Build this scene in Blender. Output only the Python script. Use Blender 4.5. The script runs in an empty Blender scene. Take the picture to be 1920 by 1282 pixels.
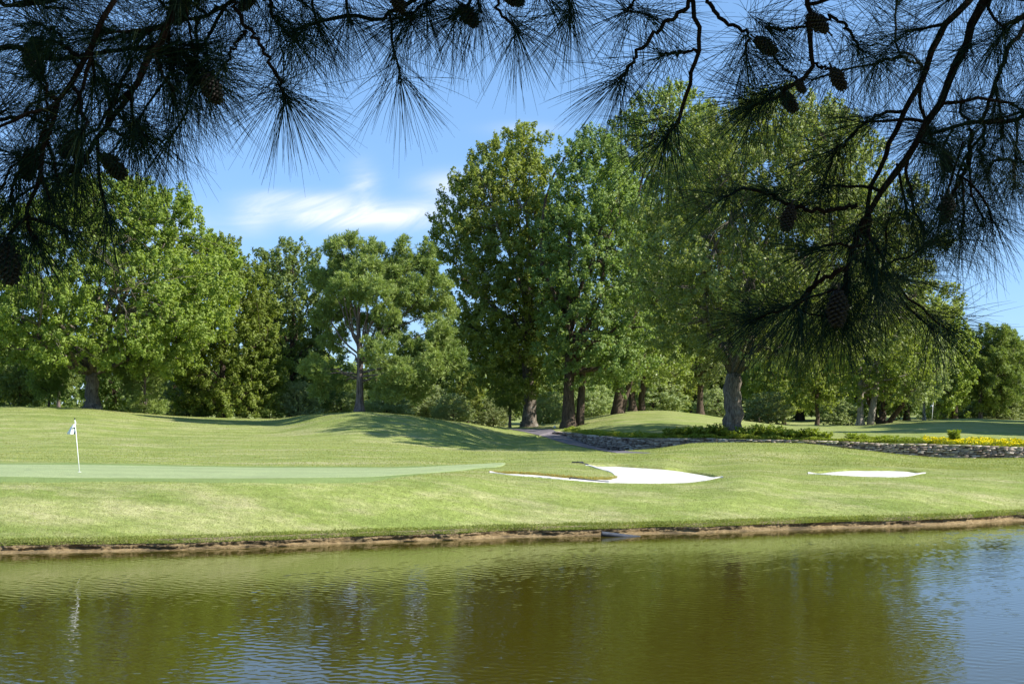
import bpy, math
import numpy as np
from mathutils import Vector
R = math.radians
C = bpy.context.scene.collection
# ------------------------------------------------------------------ camera model
F, YH, CAM = 2667.0, 755.0, 4.1            # focal length in photo pixels, horizon row, eye height over the pond
def W(px, py, Y): return np.array([(px-960)*Y/F, Y, CAM+(YH-py)*Y/F])
def zrow(py, Y): return CAM+(YH-py)*Y/F
# ------------------------------------------------------------------ tiny mesh toolkit
def nrm(a): return a/np.maximum(np.linalg.norm(a, axis=-1, keepdims=True), 1e-9)
def tag(o, label=None, cat=None, group=None, kind=None):
    if label: o['label'] = label
    if cat: o['category'] = cat
    if group: o['group'] = group
    if kind: o['kind'] = kind
    return o
def mesh(name, V, Q, mat, parent=None, smooth=False, attrs=None):
    V = np.asarray(V, dtype=np.float32); Q = np.asarray(Q, dtype=np.int32)
    me = bpy.data.meshes.new(name)
    me.vertices.add(len(V)); me.vertices.foreach_set('co', V.ravel())
    k = Q.shape[1]
    me.loops.add(Q.size); me.loops.foreach_set('vertex_index', Q.ravel())
    me.polygons.add(len(Q)); me.polygons.foreach_set('loop_start', np.arange(0, Q.size, k, dtype=np.int32))
    try: me.polygons.foreach_set('loop_total', np.full(len(Q), k, dtype=np.int32))
    except Exception: pass
    if smooth: me.polygons.foreach_set('use_smooth', np.ones(len(Q), dtype=bool))
    if attrs:
        for an, av in attrs.items():
            a = me.attributes.new(an, 'FLOAT', 'POINT'); a.data.foreach_set('value', np.asarray(av, dtype=np.float32))
    me.update(calc_edges=True); me.materials.append(mat)
    o = bpy.data.objects.new(name, me); C.objects.link(o)
    if parent: o.parent = parent
    return o
def empty(name, loc, **k):
    o = bpy.data.objects.new(name, None); C.objects.link(o); o.location = loc; o.empty_display_size = .2
    tag(o, **k); return o
class MB:
    def __init__(s): s.V = []; s.Q = []; s.n = 0
    def add(s, V, Q):
        V = np.asarray(V, float).reshape(-1, 3); Q = np.asarray(Q, int)
        s.V.append(V); s.Q.append(Q+s.n); s.n += len(V)
    def tube(s, P, r, k=7, cap=True):
        P = np.asarray(P, float); r = np.broadcast_to(np.asarray(r, float), (len(P),)).copy()
        if cap:
            P = np.vstack([P, P[-1]+(P[-1]-P[-2])*1e-3]); r = np.append(r, 1e-5)
            P = np.vstack([P[0]-(P[1]-P[0])*1e-3, P]); r = np.insert(r, 0, 1e-5)
        T = nrm(np.gradient(P, axis=0)); a = np.array([0, 0, 1.]) if abs(T[0][2]) < .9 else np.array([1., 0, 0])
        n = nrm(np.cross(T[0], a)); N = []
        for t in T:
            n = nrm(n-t*np.dot(n, t)); N.append(n)
        N = np.array(N); B = np.cross(T, N)
        th = np.linspace(0, 2*np.pi, k, endpoint=False)
        V = P[:, None]+r[:, None, None]*(N[:, None]*np.cos(th)[None, :, None]+B[:, None]*np.sin(th)[None, :, None])
        m = len(P); i = np.arange(m-1)[:, None]*k; j = np.arange(k)[None]; j2 = (j+1) % k
        s.add(V, np.stack([i+j, i+j2, i+k+j2, i+k+j], -1).reshape(-1, 4))
    def box(s, c, d, rot=0, jit=0, rng=None):
        v = np.array([[x, y, z] for z in (-.5, .5) for y in (-.5, .5) for x in (-.5, .5)])*np.array(d)
        if jit: v = v+rng.uniform(-1, 1, v.shape)*np.array(d)*jit
        cr, sr = math.cos(rot), math.sin(rot)
        v = v@np.array([[cr, sr, 0], [-sr, cr, 0], [0, 0, 1]])+np.array(c)
        s.add(v, [[0, 2, 3, 1], [4, 5, 7, 6], [0, 1, 5, 4], [2, 6, 7, 3], [0, 4, 6, 2], [1, 3, 7, 5]])
    def build(s, name, mat, parent=None, smooth=False):
        return mesh(name, np.vstack(s.V), np.vstack(s.Q), mat, parent, smooth)
def grid_faces(nr, nc):
    i = np.arange(nr-1)[:, None]*nc; j = np.arange(nc-1)[None]
    return np.stack([i+j, i+j+1, i+nc+j+1, i+nc+j], -1).reshape(-1, 4)
def kites(P, N, L, Wd, rng, T=None):
    n = len(P)
    if T is None: T = rng.normal(size=(n, 3))
    T = nrm(T-N*np.sum(T*N, 1, keepdims=True)); B = np.cross(N, T)
    L = np.broadcast_to(L, (n,))[:, None]; Wd = np.broadcast_to(Wd, (n,))[:, None]
    fold = N*Wd*.25
    V = np.stack([P-T*L*.5, P+B*Wd*.5+fold-T*L*.08, P+T*L*.5, P-B*Wd*.5+fold-T*L*.08], 1)
    return V.reshape(-1, 3), np.arange(4*n).reshape(n, 4)
# smooth value noise
_rs = np.random.RandomState(5); _NT = _rs.rand(64, 64, 8)
def vnoise(x, y, s=0):
    x = np.asarray(x, float); y = np.asarray(y, float)
    xi = np.floor(x).astype(int); yi = np.floor(y).astype(int); fx = x-xi; fy = y-yi
    fx = fx*fx*(3-2*fx); fy = fy*fy*(3-2*fy); t = _NT[:, :, s % 8]
    g = lambda a, b: t[a % 64, b % 64]
    return ((g(xi, yi)*(1-fx)+g(xi+1, yi)*fx)*(1-fy)+(g(xi, yi+1)*(1-fx)+g(xi+1, yi+1)*fx)*fy)*2-1
def sstep(a, b, x): t = np.clip((x-a)/(b-a), 0, 1); return t*t*(3-2*t)
def pchip(xk, yk, x):
    xk = np.asarray(xk, float); yk = np.asarray(yk, float); x = np.clip(x, xk[0], xk[-1])
    h = np.diff(xk); d = np.diff(yk)/h; m = np.zeros_like(yk)
    for i in range(1, len(xk)-1):
        if d[i-1]*d[i] > 0:
            w1 = 2*h[i]+h[i-1]; w2 = h[i]+2*h[i-1]; m[i] = (w1+w2)/(w1/d[i-1]+w2/d[i])
    i = np.clip(np.searchsorted(xk, x, side='right')-1, 0, len(xk)-2)
    t = (x-xk[i])/h[i]
    return (2*t**3-3*t**2+1)*yk[i]+(t**3-2*t**2+t)*h[i]*m[i]+(-2*t**3+3*t**2)*yk[i+1]+(t**3-t**2)*h[i]*m[i+1]
# ------------------------------------------------------------------ materials
def mat(name):
    m = bpy.data.materials.new(name); m.use_nodes = True; nt = m.node_tree; nt.nodes.clear()
    return m, nt, nt.nodes.new('ShaderNodeOutputMaterial')
class NT:
    def __init__(s, nt): s.nt = nt
    def n(s, t, **k):
        x = s.nt.nodes.new(t)
        for a, b in k.items():
            if a.startswith('_'): x.inputs[a[1:].replace('_', ' ')].default_value = b
            else: setattr(x, a, b)
        return x
    def l(s, a, b): s.nt.links.new(a, b)
    def coord(s, scale=(1, 1, 1), kind='Object', rot=(0, 0, 0)):
        tc = s.n('ShaderNodeTexCoord'); mp = s.n('ShaderNodeMapping'); mp.inputs['Scale'].default_value = scale
        mp.inputs['Rotation'].default_value = rot
        s.l(tc.outputs[kind], mp.inputs['Vector']); return mp.outputs[0]
    def noise(s, vec, scale, detail=4, rough=.55, dist=0):
        x = s.n('ShaderNodeTexNoise', _Scale=scale, _Detail=detail, _Roughness=rough, _Distortion=dist)
        s.l(vec, x.inputs['Vector']); return x.outputs['Fac']
    def ramp(s, fac, stops, interp='LINEAR'):
        x = s.n('ShaderNodeValToRGB'); e = x.color_ramp.elements; x.color_ramp.interpolation = interp
        while len(e) < len(stops): e.new(.5)
        for q, (p, c) in zip(e, stops):
            q.position = p; q.color = (*c, 1) if not isinstance(c, (int, float)) else (c, c, c, 1)
        s.l(fac, x.inputs[0]); return x.outputs[0]
    def mix(s, f, a, b, mode='MIX'):
        x = s.n('ShaderNodeMix', data_type='RGBA', blend_type=mode)
        for v, i in ((f, 0), (a, 6), (b, 7)):
            if isinstance(v, (int, float)): x.inputs[i].default_value = v
            elif isinstance(v, tuple): x.inputs[i].default_value = (*v, 1)
            else: s.l(v, x.inputs[i])
        return x.outputs[2]
    def math(s, op, a, b=0, c=None):
        x = s.n('ShaderNodeMath', operation=op)
        for v, i in ((a, 0), (b, 1), (c, 2)):
            if v is None: continue
            if isinstance(v, (int, float)): x.inputs[i].default_value = v
            else: s.l(v, x.inputs[i])
        return x.outputs[0]
    def bump(s, h, dist, strength=1.):
        x = s.n('ShaderNodeBump', _Strength=strength, _Distance=dist); s.l(h, x.inputs['Height']); return x.outputs[0]
def leaf_mat(name, c1, c2, c3, transl=.3, rough=.5, scale=.35, spec=.2):
    m, nt, out = mat(name); g = NT(nt); v = g.coord()
    big = g.noise(v, scale, 3); geo = g.n('ShaderNodeNewGeometry')
    oi = g.n('ShaderNodeObjectInfo')
    col = g.ramp(big, [(.42, c1), (.60, c2)])
    col = g.mix(g.math('MULTIPLY', geo.outputs['Random Per Island'], .55), col, c3)
    hsv = g.n('ShaderNodeHueSaturation', _Saturation=1.12); g.l(col, hsv.inputs['Color'])
    g.l(g.math('MULTIPLY_ADD', oi.outputs['Random'], .35, .9), hsv.inputs['Value']); g.l(g.math('MULTIPLY_ADD', oi.outputs['Random'], .012, .485), hsv.inputs['Hue'])
    col = hsv.outputs[0]
    p = g.n('ShaderNodeBsdfPrincipled', _Roughness=rough); p.inputs['Specular IOR Level'].default_value = spec
    g.l(col, p.inputs['Base Color'])
    t = g.n('ShaderNodeBsdfTranslucent'); g.l(g.mix(1., col, (1.3, 1.35, .5), 'MULTIPLY'), t.inputs['Color'])
    ms = g.n('ShaderNodeMixShader'); ms.inputs[0].default_value = transl
    g.l(p.outputs[0], ms.inputs[1]); g.l(t.outputs[0], ms.inputs[2]); g.l(ms.outputs[0], out.inputs[0])
    return m
def simple(name, col, rough=.6, c2=None, scale=8, bump=0, metal=0, spec=.5):
    m, nt, out = mat(name); g = NT(nt); p = g.n('ShaderNodeBsdfPrincipled', _Roughness=rough, _Metallic=metal)
    p.inputs['Specular IOR Level'].default_value = spec
    v = g.coord(); nz = g.noise(v, scale, 5)
    g.l(g.ramp(nz, [(.35, col), (.65, c2 or tuple(x*.8 for x in col))]), p.inputs['Base Color'])
    if bump: g.l(g.bump(nz, bump), p.inputs['Normal'])
    g.l(p.outputs[0], out.inputs[0]); return m
def bark_mat(name, dark, light, lichen=None, sc=1.):
    m, nt, out = mat(name); g = NT(nt); p = g.n('ShaderNodeBsdfPrincipled', _Roughness=.9)
    p.inputs['Specular IOR Level'].default_value = .15
    v = g.coord((9*sc, 9*sc, 1.6*sc)); a = g.noise(v, 1.3, 6, .7, .6); col = g.ramp(a, [(.36, dark), (.62, light)])
    if lichen:
        b = g.noise(g.coord(), 2.2, 5, .65); col = g.mix(g.ramp(b, [(.56, 0.), (.68, .45)]), col, lichen)
    g.l(col, p.inputs['Base Color']); g.l(g.bump(a, .05), p.inputs['Normal']); g.l(p.outputs[0], out.inputs[0]); return m
def turf(name, c1, c2, dry, drymax=.6, fine=.35, tan_attr=True, stripes=0.):
    m, nt, out = mat(name); g = NT(nt); p = g.n('ShaderNodeBsdfPrincipled', _Roughness=.85)
    p.inputs['Specular IOR Level'].default_value = .12
    v = g.coord(); vs = g.coord((.18, .55, .3), rot=(0, 0, .06))
    a = g.noise(vs, 1.0, 6, .62); col = g.ramp(a, [(.36, c1), (.64, c2)])
    mid = g.noise(v, .9, 5, .7); col = g.mix(g.math('MULTIPLY', g.ramp(mid, [(.42, 0.), (.66, 1.)]), .5), col, tuple(x*.82 for x in c1))
    ol = g.noise(g.coord((.35, .9, 1), rot=(0, 0, .2)), 1.0, 6, .72); col = g.mix(g.math('MULTIPLY', g.ramp(ol, [(.47, 0.), (.68, 1.)]), .55), col, dry if tan_attr else c2)
    if stripes:
        wv = g.n('ShaderNodeTexWave', _Scale=.11, _Distortion=2.5, _Detail=2.); wv.bands_direction = 'Y'
        g.l(g.coord((.12, 1, 0), rot=(0, 0, .03)), wv.inputs['Vector'])
        col = g.mix(g.math('MULTIPLY', wv.outputs['Fac'], stripes), col, tuple(x*1.25 for x in c2))
    d = g.noise(g.coord((.09, .5, .2)), 1.1, 7, .68); df = g.ramp(d, [(.53, 0.), (.70, drymax)])
    if tan_attr:
        at = g.n('ShaderNodeAttribute', attribute_name='dry')
        br = g.noise(g.coord((.5, 2.2, 1)), 1.3, 6, .7)
        df = g.math('MAXIMUM', df, g.math('MULTIPLY', at.outputs['Fac'], g.ramp(br, [(.35, .15), (.62, 1.)])))
    col = g.mix(df, col, dry)
    f1 = g.noise(v, 22, 3, .75); f2 = g.noise(v, 6.5, 3, .7)
    fm = g.math('ADD', g.math('MULTIPLY', f1, .55), g.math('MULTIPLY', f2, .45))
    col = g.mix(1., col, g.ramp(fm, [(.36, 1-fine), (.64, 1+fine)]), 'MULTIPLY')
    f3 = g.noise(g.coord((.9, 3., 1.)), 1.6, 5, .75); col = g.mix(1., col, g.ramp(f3, [(.35, 1-fine*.5), (.65, 1+fine*.45)]), 'MULTIPLY')
    g.l(col, p.inputs['Base Color']); g.l(g.bump(fm, .05), p.inputs['Normal'])
    g.l(p.outputs[0], out.inputs[0]); return m
M = {}
M['turf'] = turf('turf', (.162, .210, .050), (.212, .252, .066), (.43, .38, .22), .6, .32, True, .30)
M['green'] = turf('green_turf', (.26, .315, .15), (.285, .335, .165), (.30, .34, .17), .4, .13, False, .25)
M['fringe'] = turf('collar_turf', (.16, .22, .07), (.19, .25, .08), (.24, .27, .11), .3, .15, False)
M['leaf_yel'] = leaf_mat('leaf_yellow_green', (.145, .212, .052), (.205, .28, .076), (.29, .345, .13), .42)
M['leaf_mid'] = leaf_mat('leaf_mid_green', (.165, .23, .065), (.24, .30, .09), (.33, .37, .15), .42)
M['leaf_drk'] = leaf_mat('leaf_dark_green', (.125, .19, .07), (.17, .235, .085), (.24, .29, .13), .4)
M['leaf_oak'] = leaf_mat('leaf_oak', (.16, .225, .072), (.23, .295, .10), (.35, .39, .19), .42, .42, .3, .35)
M['leaf_pal'] = leaf_mat('leaf_pale_green', (.22, .28, .14), (.29, .345, .18), (.38, .42, .25), .38)
M['needle_m'] = leaf_mat('pine_foliage', (.155, .23, .08), (.23, .305, .11), (.31, .36, .15), .28)
M['shrub'] = leaf_mat('shrub_leaf', (.15, .22, .04), (.25, .31, .06), (.36, .40, .12), .35, .45, 1.2)
M['bark_oak'] = bark_mat('bark_oak', (.05, .04, .032), (.20, .17, .135), (.36, .35, .31))
M['bark_drk'] = bark_mat('bark_dark', (.035, .026, .02), (.13, .095, .07))
M['bark_pine'] = bark_mat('bark_pine', (.06, .045, .042), (.25, .20, .185), None, .8)
M['bark_pale'] = bark_mat('bark_pale', (.12, .10, .085), (.38, .34, .29))
M['twig'] = bark_mat('pine_twig_bark', (.008, .005, .004), (.035, .018, .013), None, 6)
# ------------------------------------------------------------------ terrain
# surveyed cross-sections: column -> (shore row, [(distance, row)] at green front, green back, mound crest, wall front, wall back, far crest)
Z = lambda z: ('z', z)
COL = {
 0:   (1038, (44.2, 895), (54, 866), (64, 848), (76, 825), (76.3, 824), (100, 761.5)),
 145: (1036, (44.5, 897), (54, 868), (65, 845), (78, 819), (78.3, 818), (100, 765)),
 330: (1031, (44.8, 898), (54, 872), (66, 848), (80, 820), (80.3, 819), (103, 780)),
 500: (1025, (45.3, 897), (53.5, 878), (66, 848), (80, 822), (80.3, 821), (105, 785.5)),
 600: (1021, (45.8, 896), (53, 878), (65, 850), (78, 826), (78.3, 825), (96, 776)),
 675: (1018, (46.2, 895), (53, 878), (65, 851), (77, 828), (77.3, 827), (92, 772)),
 760: (1015, (46.8, 894), (53.5, 877), (65, 853), (77, 832), (77.3, 831), (93, 778)),
 850: (1012, (47.6, 893), (55, 875), (66, 856), (76, 843), (76.3, 842), (96, 790)),
 960: (1008, (49, 898), (56, 873), (69, 852), (86, 834), (86.3, 833.5), (108, 800.5)),
 1040:(1006, (49.6, 900), (57, 868), (73, 846), (99.5, 814), (100, 809), (115, 794)),
 1110:(1004, (50, 905), (57.5, 868), (73, 848), (90, 835), (90.3, 816), (117, 782)),
 1170:(1003, (50.2, 906), (58.5, 868), (71, 848), (84.5, 849), (84.8, 821), (118, 772)),
 1240:(1001, (50.4, 906), (58.5, 868), (71, 841), (81.5, Z(1.2)), (81.8, 822), (118, 770)),
 1300:(1000, (50.6, 905), (58.5, 876), (71, 833), (80, Z(1.3)), (80.3, 822.5), (119, 775)),
 1400:(996,  (51.2, 893), (59, 868), (71, 830), (79, Z(1.4)), (79.3, 823), (120, 790)),
 1500:(993,  (53, 893), (59, 875), (71, 832), (78, Z(1.4)), (78.3, 826), (130, 797)),
 1600:(990,  (53.5, 893), (58, 880), (69, 843), (77, Z(1.35)), (77.3, 829), (130, 797)),
 1700:(987,  (54, 892), (59, 880), (69, 856), (76, 855), (76.3, 832), (136, 790)),
 1800:(983,  (55, 895), (61, 879), (69, 863), (75.3, 859), (75.6, 834), (142, 785)),
 1920:(976,  (56, 895), (61.5, 880), (69, 862), (74.7, 858), (75, 838), (146, 787)),
}
cx = np.array(sorted(COL)); K = 10
fY = np.zeros((len(cx), K)); fZ = np.zeros((len(cx), K))
for i, c in enumerate(cx):
    r = COL[c]; ys = F*CAM/(r[0]-YH)
    fY[i, :3] = ys-4, ys+.38, ys+1.; fZ[i, :3] = -1.3, -.2, .345
    for k, (y, p) in enumerate(r[1:]):
        fY[i, 3+k] = y; fZ[i, 3+k] = p[1] if isinstance(p, tuple) else zrow(p, y)
    fY[i, 9] = fY[i, 8]+14; fZ[i, 9] = fZ[i, 8]-.45
def feats(u): return (np.stack([pchip(cx, fY[:, k], u) for k in range(K)], -1), np.stack([pchip(cx, fZ[:, k], u) for k in range(K)], -1))
def Hbase(X, Y):
    X = np.atleast_1d(np.asarray(X, float)); Y = np.atleast_1d(np.asarray(Y, float))
    u = 960+F*X/np.maximum(Y, 1.); fy, fz = feats(u)
    d = np.diff(fz, axis=1)/np.diff(fy, axis=1); m = np.zeros_like(fz)
    a, b = d[:, :-1], d[:, 1:]; pos = a*b > 0
    m[:, 1:-1] = np.where(pos, 2*a*b/np.where(pos, a+b, 1), 0)
    m[:, 6] = d[:, 5]; m[:, 7] = d[:, 7]
    i = np.clip((fy <= Y[:, None]).sum(1)-1, 0, K-2); r = np.arange(len(Y))
    h = fy[r, i+1]-fy[r, i]; t = (Y-fy[r, i])/h
    lin = (i == 6); m0 = np.where(lin, d[r, i], m[r, i]); m1 = np.where(lin, d[r, i], m[r, i+1])
    z = (2*t**3-3*t**2+1)*fz[r, i]+(t**3-2*t**2+t)*h*m0+(-2*t**3+3*t**2)*fz[r, i+1]+(t**3-t**2)*h*m1
    end = fz[:, -1]+(2.2-fz[:, -1])*sstep(0, 60, Y-fy[:, -1])
    z = np.where(Y > fy[:, -1], end, z); z = np.where(Y < fy[:, 0], -1.3, z)
    amp = sstep(0, 6, Y-fy[:, 2])*.035
    z = z+amp*(vnoise(X/3.1, Y/4.3, 1)+.5*vnoise(X/1.2, Y/1.9, 2))*(1-sstep(.0, 3, 3-np.abs(Y-fy[:, 6])))
    return z
# bunkers (front and back edge rows per column)
def curve(d): k = sorted(d); return lambda x: pchip(k, [d[q] for q in k], x)
B1b = curve({1098: 871.5, 1150: 871, 1200: 873.5, 1250: 877, 1300: 884, 1330: 889.5, 1356: 894})
B1m = curve({1098: 872.5, 1120: 878, 1145: 885, 1157: 892})            # upper edge of the grass tongue
B1n = curve({918: 884, 960: 884.5, 1000: 886.5, 1060: 892, 1110: 895.5, 1140: 895.5, 1157: 892})   # lower edge of it
B1f = curve({918: 886, 960: 890.5, 1010: 894.5, 1060: 899, 1110: 903, 1150: 905, 1220: 906, 1280: 905, 1320: 901, 1356: 895})
B2b = curve({1515: 886, 1560: 881.5, 1600: 879, 1660: 879, 1700: 880.5, 1736: 886.6})
B2f = curve({1515: 888, 1560: 890, 1620: 893, 1680: 894, 1700: 893, 1736: 887.2})
_Yg = np.arange(34, 170, .08)
def hit(px, py):
    px = np.atleast_1d(np.asarray(px, float)); py = np.broadcast_to(np.asarray(py, float), px.shape); out = np.zeros_like(px)
    for i, (a, b) in enumerate(zip(px, py)):
        p = YH+F*(CAM-Hbase((a-960)*_Yg/F, _Yg))/_Yg; k = int(np.argmax(p <= b))
        if k == 0: out[i] = _Yg[0]; continue
        t = (p[k-1]-b)/max(p[k-1]-p[k], 1e-6); out[i] = _Yg[k-1]+t*(_Yg[k]-_Yg[k-1])
    return out
bk = []                                                       # columns, front distance, back distance
for a, b, ff, fb in ((1098, 1157, B1m, B1b), (1157, 1356, B1f, B1b), (918, 1157, B1f, B1n), (1515, 1736, B2f, B2b)):
    q = np.linspace(a, b, 40); bk.append((q, hit(q, ff(q)), hit(q, fb(q))))
def carve(X, Y):
    u = 960+F*X/np.maximum(Y, 1.); s = np.zeros_like(Y)
    for n, (q, yf, yb) in enumerate(bk):
        a = np.interp(u, q, yf); b = np.interp(u, q, yb); t = (Y-a)/np.maximum(b-a, .05)
        e = sstep(0, 25, u-q[0]) if n != 1 else 1.
        e = e*(sstep(0, 25, q[-1]-u) if n in (1, 3) else 1.)
        w = sstep(-.02, .5, Y-a)*(1-sstep(.02, .38, Y-b))
        s = np.maximum(s, w*e*((u >= q[0]) & (u <= q[-1])))
    return s*.10
def H(X, Y):
    X = np.atleast_1d(np.asarray(X, float)); Y = np.atleast_1d(np.asarray(Y, float))
    return Hbase(X, Y)-carve(X, Y)
def H1(x, y): return float(H(x, y)[0])

uc = np.concatenate([np.linspace(-1700, -60, 70), np.arange(-50, 1971, 3.), np.linspace(1980, 3600, 70)])
fy, fz = feats(uc); rows = []
cnt = [6, 8, 40, 70, 40, 30, 3, 60, 12]
for k in range(9):
    t = np.linspace(0, 1, cnt[k], endpoint=False)[:, None]; rows.append(fy[None, :, k]*(1-t)+fy[None, :, k+1]*t)
ext = np.array([0, 8, 20, 40, 60, 100, 180, 400, 1000, 2500])[:, None]; rows.append(fy[None, :, 9]+ext)
GY = np.vstack(rows); GX = (uc[None]-960)*GY/F
GZ = H(GX.ravel(), GY.ravel()).reshape(GY.shape)
def spot(px, py, rx, ry):                                     # a worn patch on the turf: real place and size
    y = hit(px, py)[0]; return (px-960)*y/F, y, rx, ry
dry = np.zeros(GY.size)
for x, y, rx, ry in [spot(430, 940, 1.9, .7), spot(60, 942, 1.6, .5), spot(330, 966, 4.5, .8), spot(60, 967, 2.6, .7), spot(1550, 906, 1.5, .55),
                     spot(940, 934, .6, .25), spot(1130, 921, 3, .4), spot(230, 823, 1.8, 2.2), spot(960, 935, 1.6, .3), spot(1400, 862, 1.6, 1.6),
                     spot(1230, 1000-8, 2.5, .3), spot(620, 1003, 3, .3), spot(450, 850, 3, 1.2), spot(1450, 850, 2.5, 1.)]:
    dry = np.maximum(dry, .5*(1-sstep(.2, 1.15, np.hypot((GX.ravel()-x)/rx, (GY.ravel()-y)/ry))))
g = mesh('ground', np.stack([GX.ravel(), GY.ravel(), GZ.ravel()], -1), grid_faces(*GY.shape), M['turf'], smooth=True, attrs={'dry': dry})
tag(g, kind='structure')
def skirt0(V, nr, nc, d):
    V = np.array(V).reshape(nr, nc, 3); V[0, :, 2] -= d; V[-1, :, 2] -= d; V[1:-1, -1, 2] -= d; return V.reshape(-1, 3)
def drape(name, px, yf, yb, m, lift, nr=24, kind='structure', parts=None):
    t = np.linspace(0, 1, nr)[:, None]; Y = yf[None]*(1-t)+yb[None]*t; X = (px[None]-960)*Y/F
    Zc = H(X.ravel(), Y.ravel())+lift
    return skirt0(np.stack([X.ravel(), Y.ravel(), Zc], -1), nr, len(px), lift+.02), grid_faces(nr, len(px))
# putting green with its collar
gb = curve({-700: 868, 0: 871, 145: 871.5, 330: 874.5, 500: 877, 620: 877.5, 733: 878, 806: 875, 903: 870, 950: 868})
gf = curve({-700: 893, 0: 895, 145: 897, 400: 897.5, 600: 896.5, 684: 895, 781: 888.5, 855: 883, 903: 877.5, 930: 876, 944: 872.5, 950: 869.5})
px = np.arange(-420, 951, 5.); yf, yb = hit(px, gf(px)), hit(px, gb(px))
V, Q = drape('', px, yf-.9*sstep(0, 200, 950-px)-.1, yb+1.2*sstep(0, 200, 950-px)+.2, None, .012, 30)
tag(mesh('green_collar', V, Q, M['fringe'], smooth=True), kind='structure')
V, Q = drape('', px, yf, yb, None, .026, 40)
tag(mesh('putting_green', V, Q, M['green'], smooth=True), kind='structure')
# sand
m, nt, out = mat('sand'); gg = NT(nt); p = gg.n('ShaderNodeBsdfPrincipled', _Roughness=.95); p.inputs['Specular IOR Level'].default_value = .1
v = gg.coord(); a = gg.noise(v, 3, 6, .6); gg.l(gg.ramp(a, [(.3, (.56, .54, .50)), (.7, (.70, .68, .64))]), p.inputs['Base Color'])
gg.l(gg.bump(gg.noise(gg.coord((1, 2.2, 1)), 2.2, 6, .7), .14), p.inputs['Normal']); gg.l(p.outputs[0], out.inputs[0]); M['sand'] = m
def skirt(V, nr, nc, d):
    V = np.array(V).reshape(nr, nc, 3); V[0, :, 2] -= d; V[-1, :, 2] -= d; return V.reshape(-1, 3)
def bunker(strips, name):
    b = MB()
    for q, yf, yb in strips:
        n = max(12, int((q[-1]-q[0])/3)); px = np.linspace(q[0], q[-1], n); t = np.linspace(0, 1, 40)[:, None]
        a = np.interp(px, q, yf)+.06*vnoise(px/9, px*0, 3); c = np.interp(px, q, yb)+.05*vnoise(px/7, px*0+9, 4)
        c = np.maximum(c, a+.02); Y = a[None]*(1-t)+c[None]*t; X = (px[None]-960)*Y/F
        b.add(skirt(np.stack([X.ravel(), Y.ravel(), H(X.ravel(), Y.ravel())+.03], -1), 40, n, .05), grid_faces(40, n))
    return tag(b.build(name, M['sand'], smooth=True), kind='structure')
bunker(bk[:3], 'sand_bunker'); bunker(bk[3:], 'sand_bunker')
# asphalt cart path
pr = np.array([803.5, 806, 810, 815, 820, 826, 832, 838, 843, 847, 849.5])
pL = np.array([948, 962, 985, 1006, 1024, 1042, 1062, 1090, 1118, 1140, 1160.])
pR = np.array([1030, 1037, 1045, 1062, 1080, 1098, 1115, 1133, 1155, 1185, 1230.])
rr = np.linspace(803.5, 849.5, 60); t = np.linspace(0, 1, 30)
lp, rp = np.interp(rr, pr, pL), np.interp(rr, pr, pR); PX = lp[:, None]*(1-t)+rp[:, None]*t
PY = np.zeros_like(PX)
for j in range(30): PY[:, j] = hit(PX[:, j], rr)
X = (PX-960)*PY/F; Zc = H(X.ravel(), PY.ravel())+.02
m, nt, out = mat('asphalt'); gg = NT(nt); p = gg.n('ShaderNodeBsdfPrincipled', _Roughness=.85)
gg.l(gg.ramp(gg.noise(gg.coord(), 4, 6, .7), [(.35, (.10, .088, .10)), (.65, (.155, .135, .15))]), p.inputs['Base Color']); gg.l(p.outputs[0], out.inputs[0])
tag(mesh('path', skirt(np.stack([X.ravel(), PY.ravel(), Zc], -1), 60, 30, .05), grid_faces(60, 30), m, smooth=True), kind='structure')
# near bank under the camera (outside the frame) and pond bed
xs = np.linspace(-120, 120, 121); ys = np.concatenate([[-150, -80], np.linspace(-40, 8, 60)])
X, Y = np.meshgrid(xs, ys); Zc = -1.4+3.9*(1-sstep(.5, 7, Y))+.05*vnoise(X/2, Y/2, 3)
tag(mesh('near_bank', np.stack([X.ravel(), Y.ravel(), Zc.ravel()], -1), grid_faces(len(ys), 121), M['turf'], smooth=True, attrs={'dry': np.zeros(X.size)}), kind='structure')
m_bed = simple('pond_bed_mud', (.10, .08, .04), .9)
tag(mesh('pond_bed', [[-4000, -4000, -1.5], [4000, -4000, -1.5], [4000, 4000, -1.5], [-4000, 4000, -1.5]], [[0, 1, 2, 3]], m_bed), kind='structure')
# water
m, nt, out = mat('pond_water'); gg = NT(nt); p = gg.n('ShaderNodeBsdfPrincipled', _Roughness=.04, _IOR=1.333)
p.inputs['Base Color'].default_value = (.044, .037, .003, 1)
gg.l(p.outputs[0], out.inputs[0]); M['water'] = m
rng = np.random.RandomState(21)
wu_ = np.concatenate([np.linspace(-2600, -150, 30), np.arange(-140, 2062, 2.5), np.linspace(2070, 4500, 30)])
wy_ = np.concatenate([np.linspace(2.5, 16.3, 12), np.arange(16.5, 30, .032), np.arange(30, 49.9, .036), np.linspace(50.5, 62, 6)])
WY, WX = np.meshgrid(wy_, (wu_-960)/F, indexing='ij'); WX = WX*WY; WZ = np.zeros_like(WX, dtype=np.float32)
NW = 46
for i in range(NW):                                            # wind ripples: a spread of short wave trains
    lam = .11*(3.5)**rng.rand()**1.4 if i < 38 else rng.uniform(1.2, 3.); a = rng.normal()*.55+.25
    kx, ky = 2*np.pi/lam*math.sin(a), 2*np.pi/lam*math.cos(a); sl = .0036 if i < 38 else .0006
    WZ += (sl*lam/(2*np.pi)*np.sin(kx*WX+ky*WY+rng.uniform(0, 6.28)+1.2*vnoise(WX/(lam*6), WY/(lam*4), i))*1.3).astype(np.float32)
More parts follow.
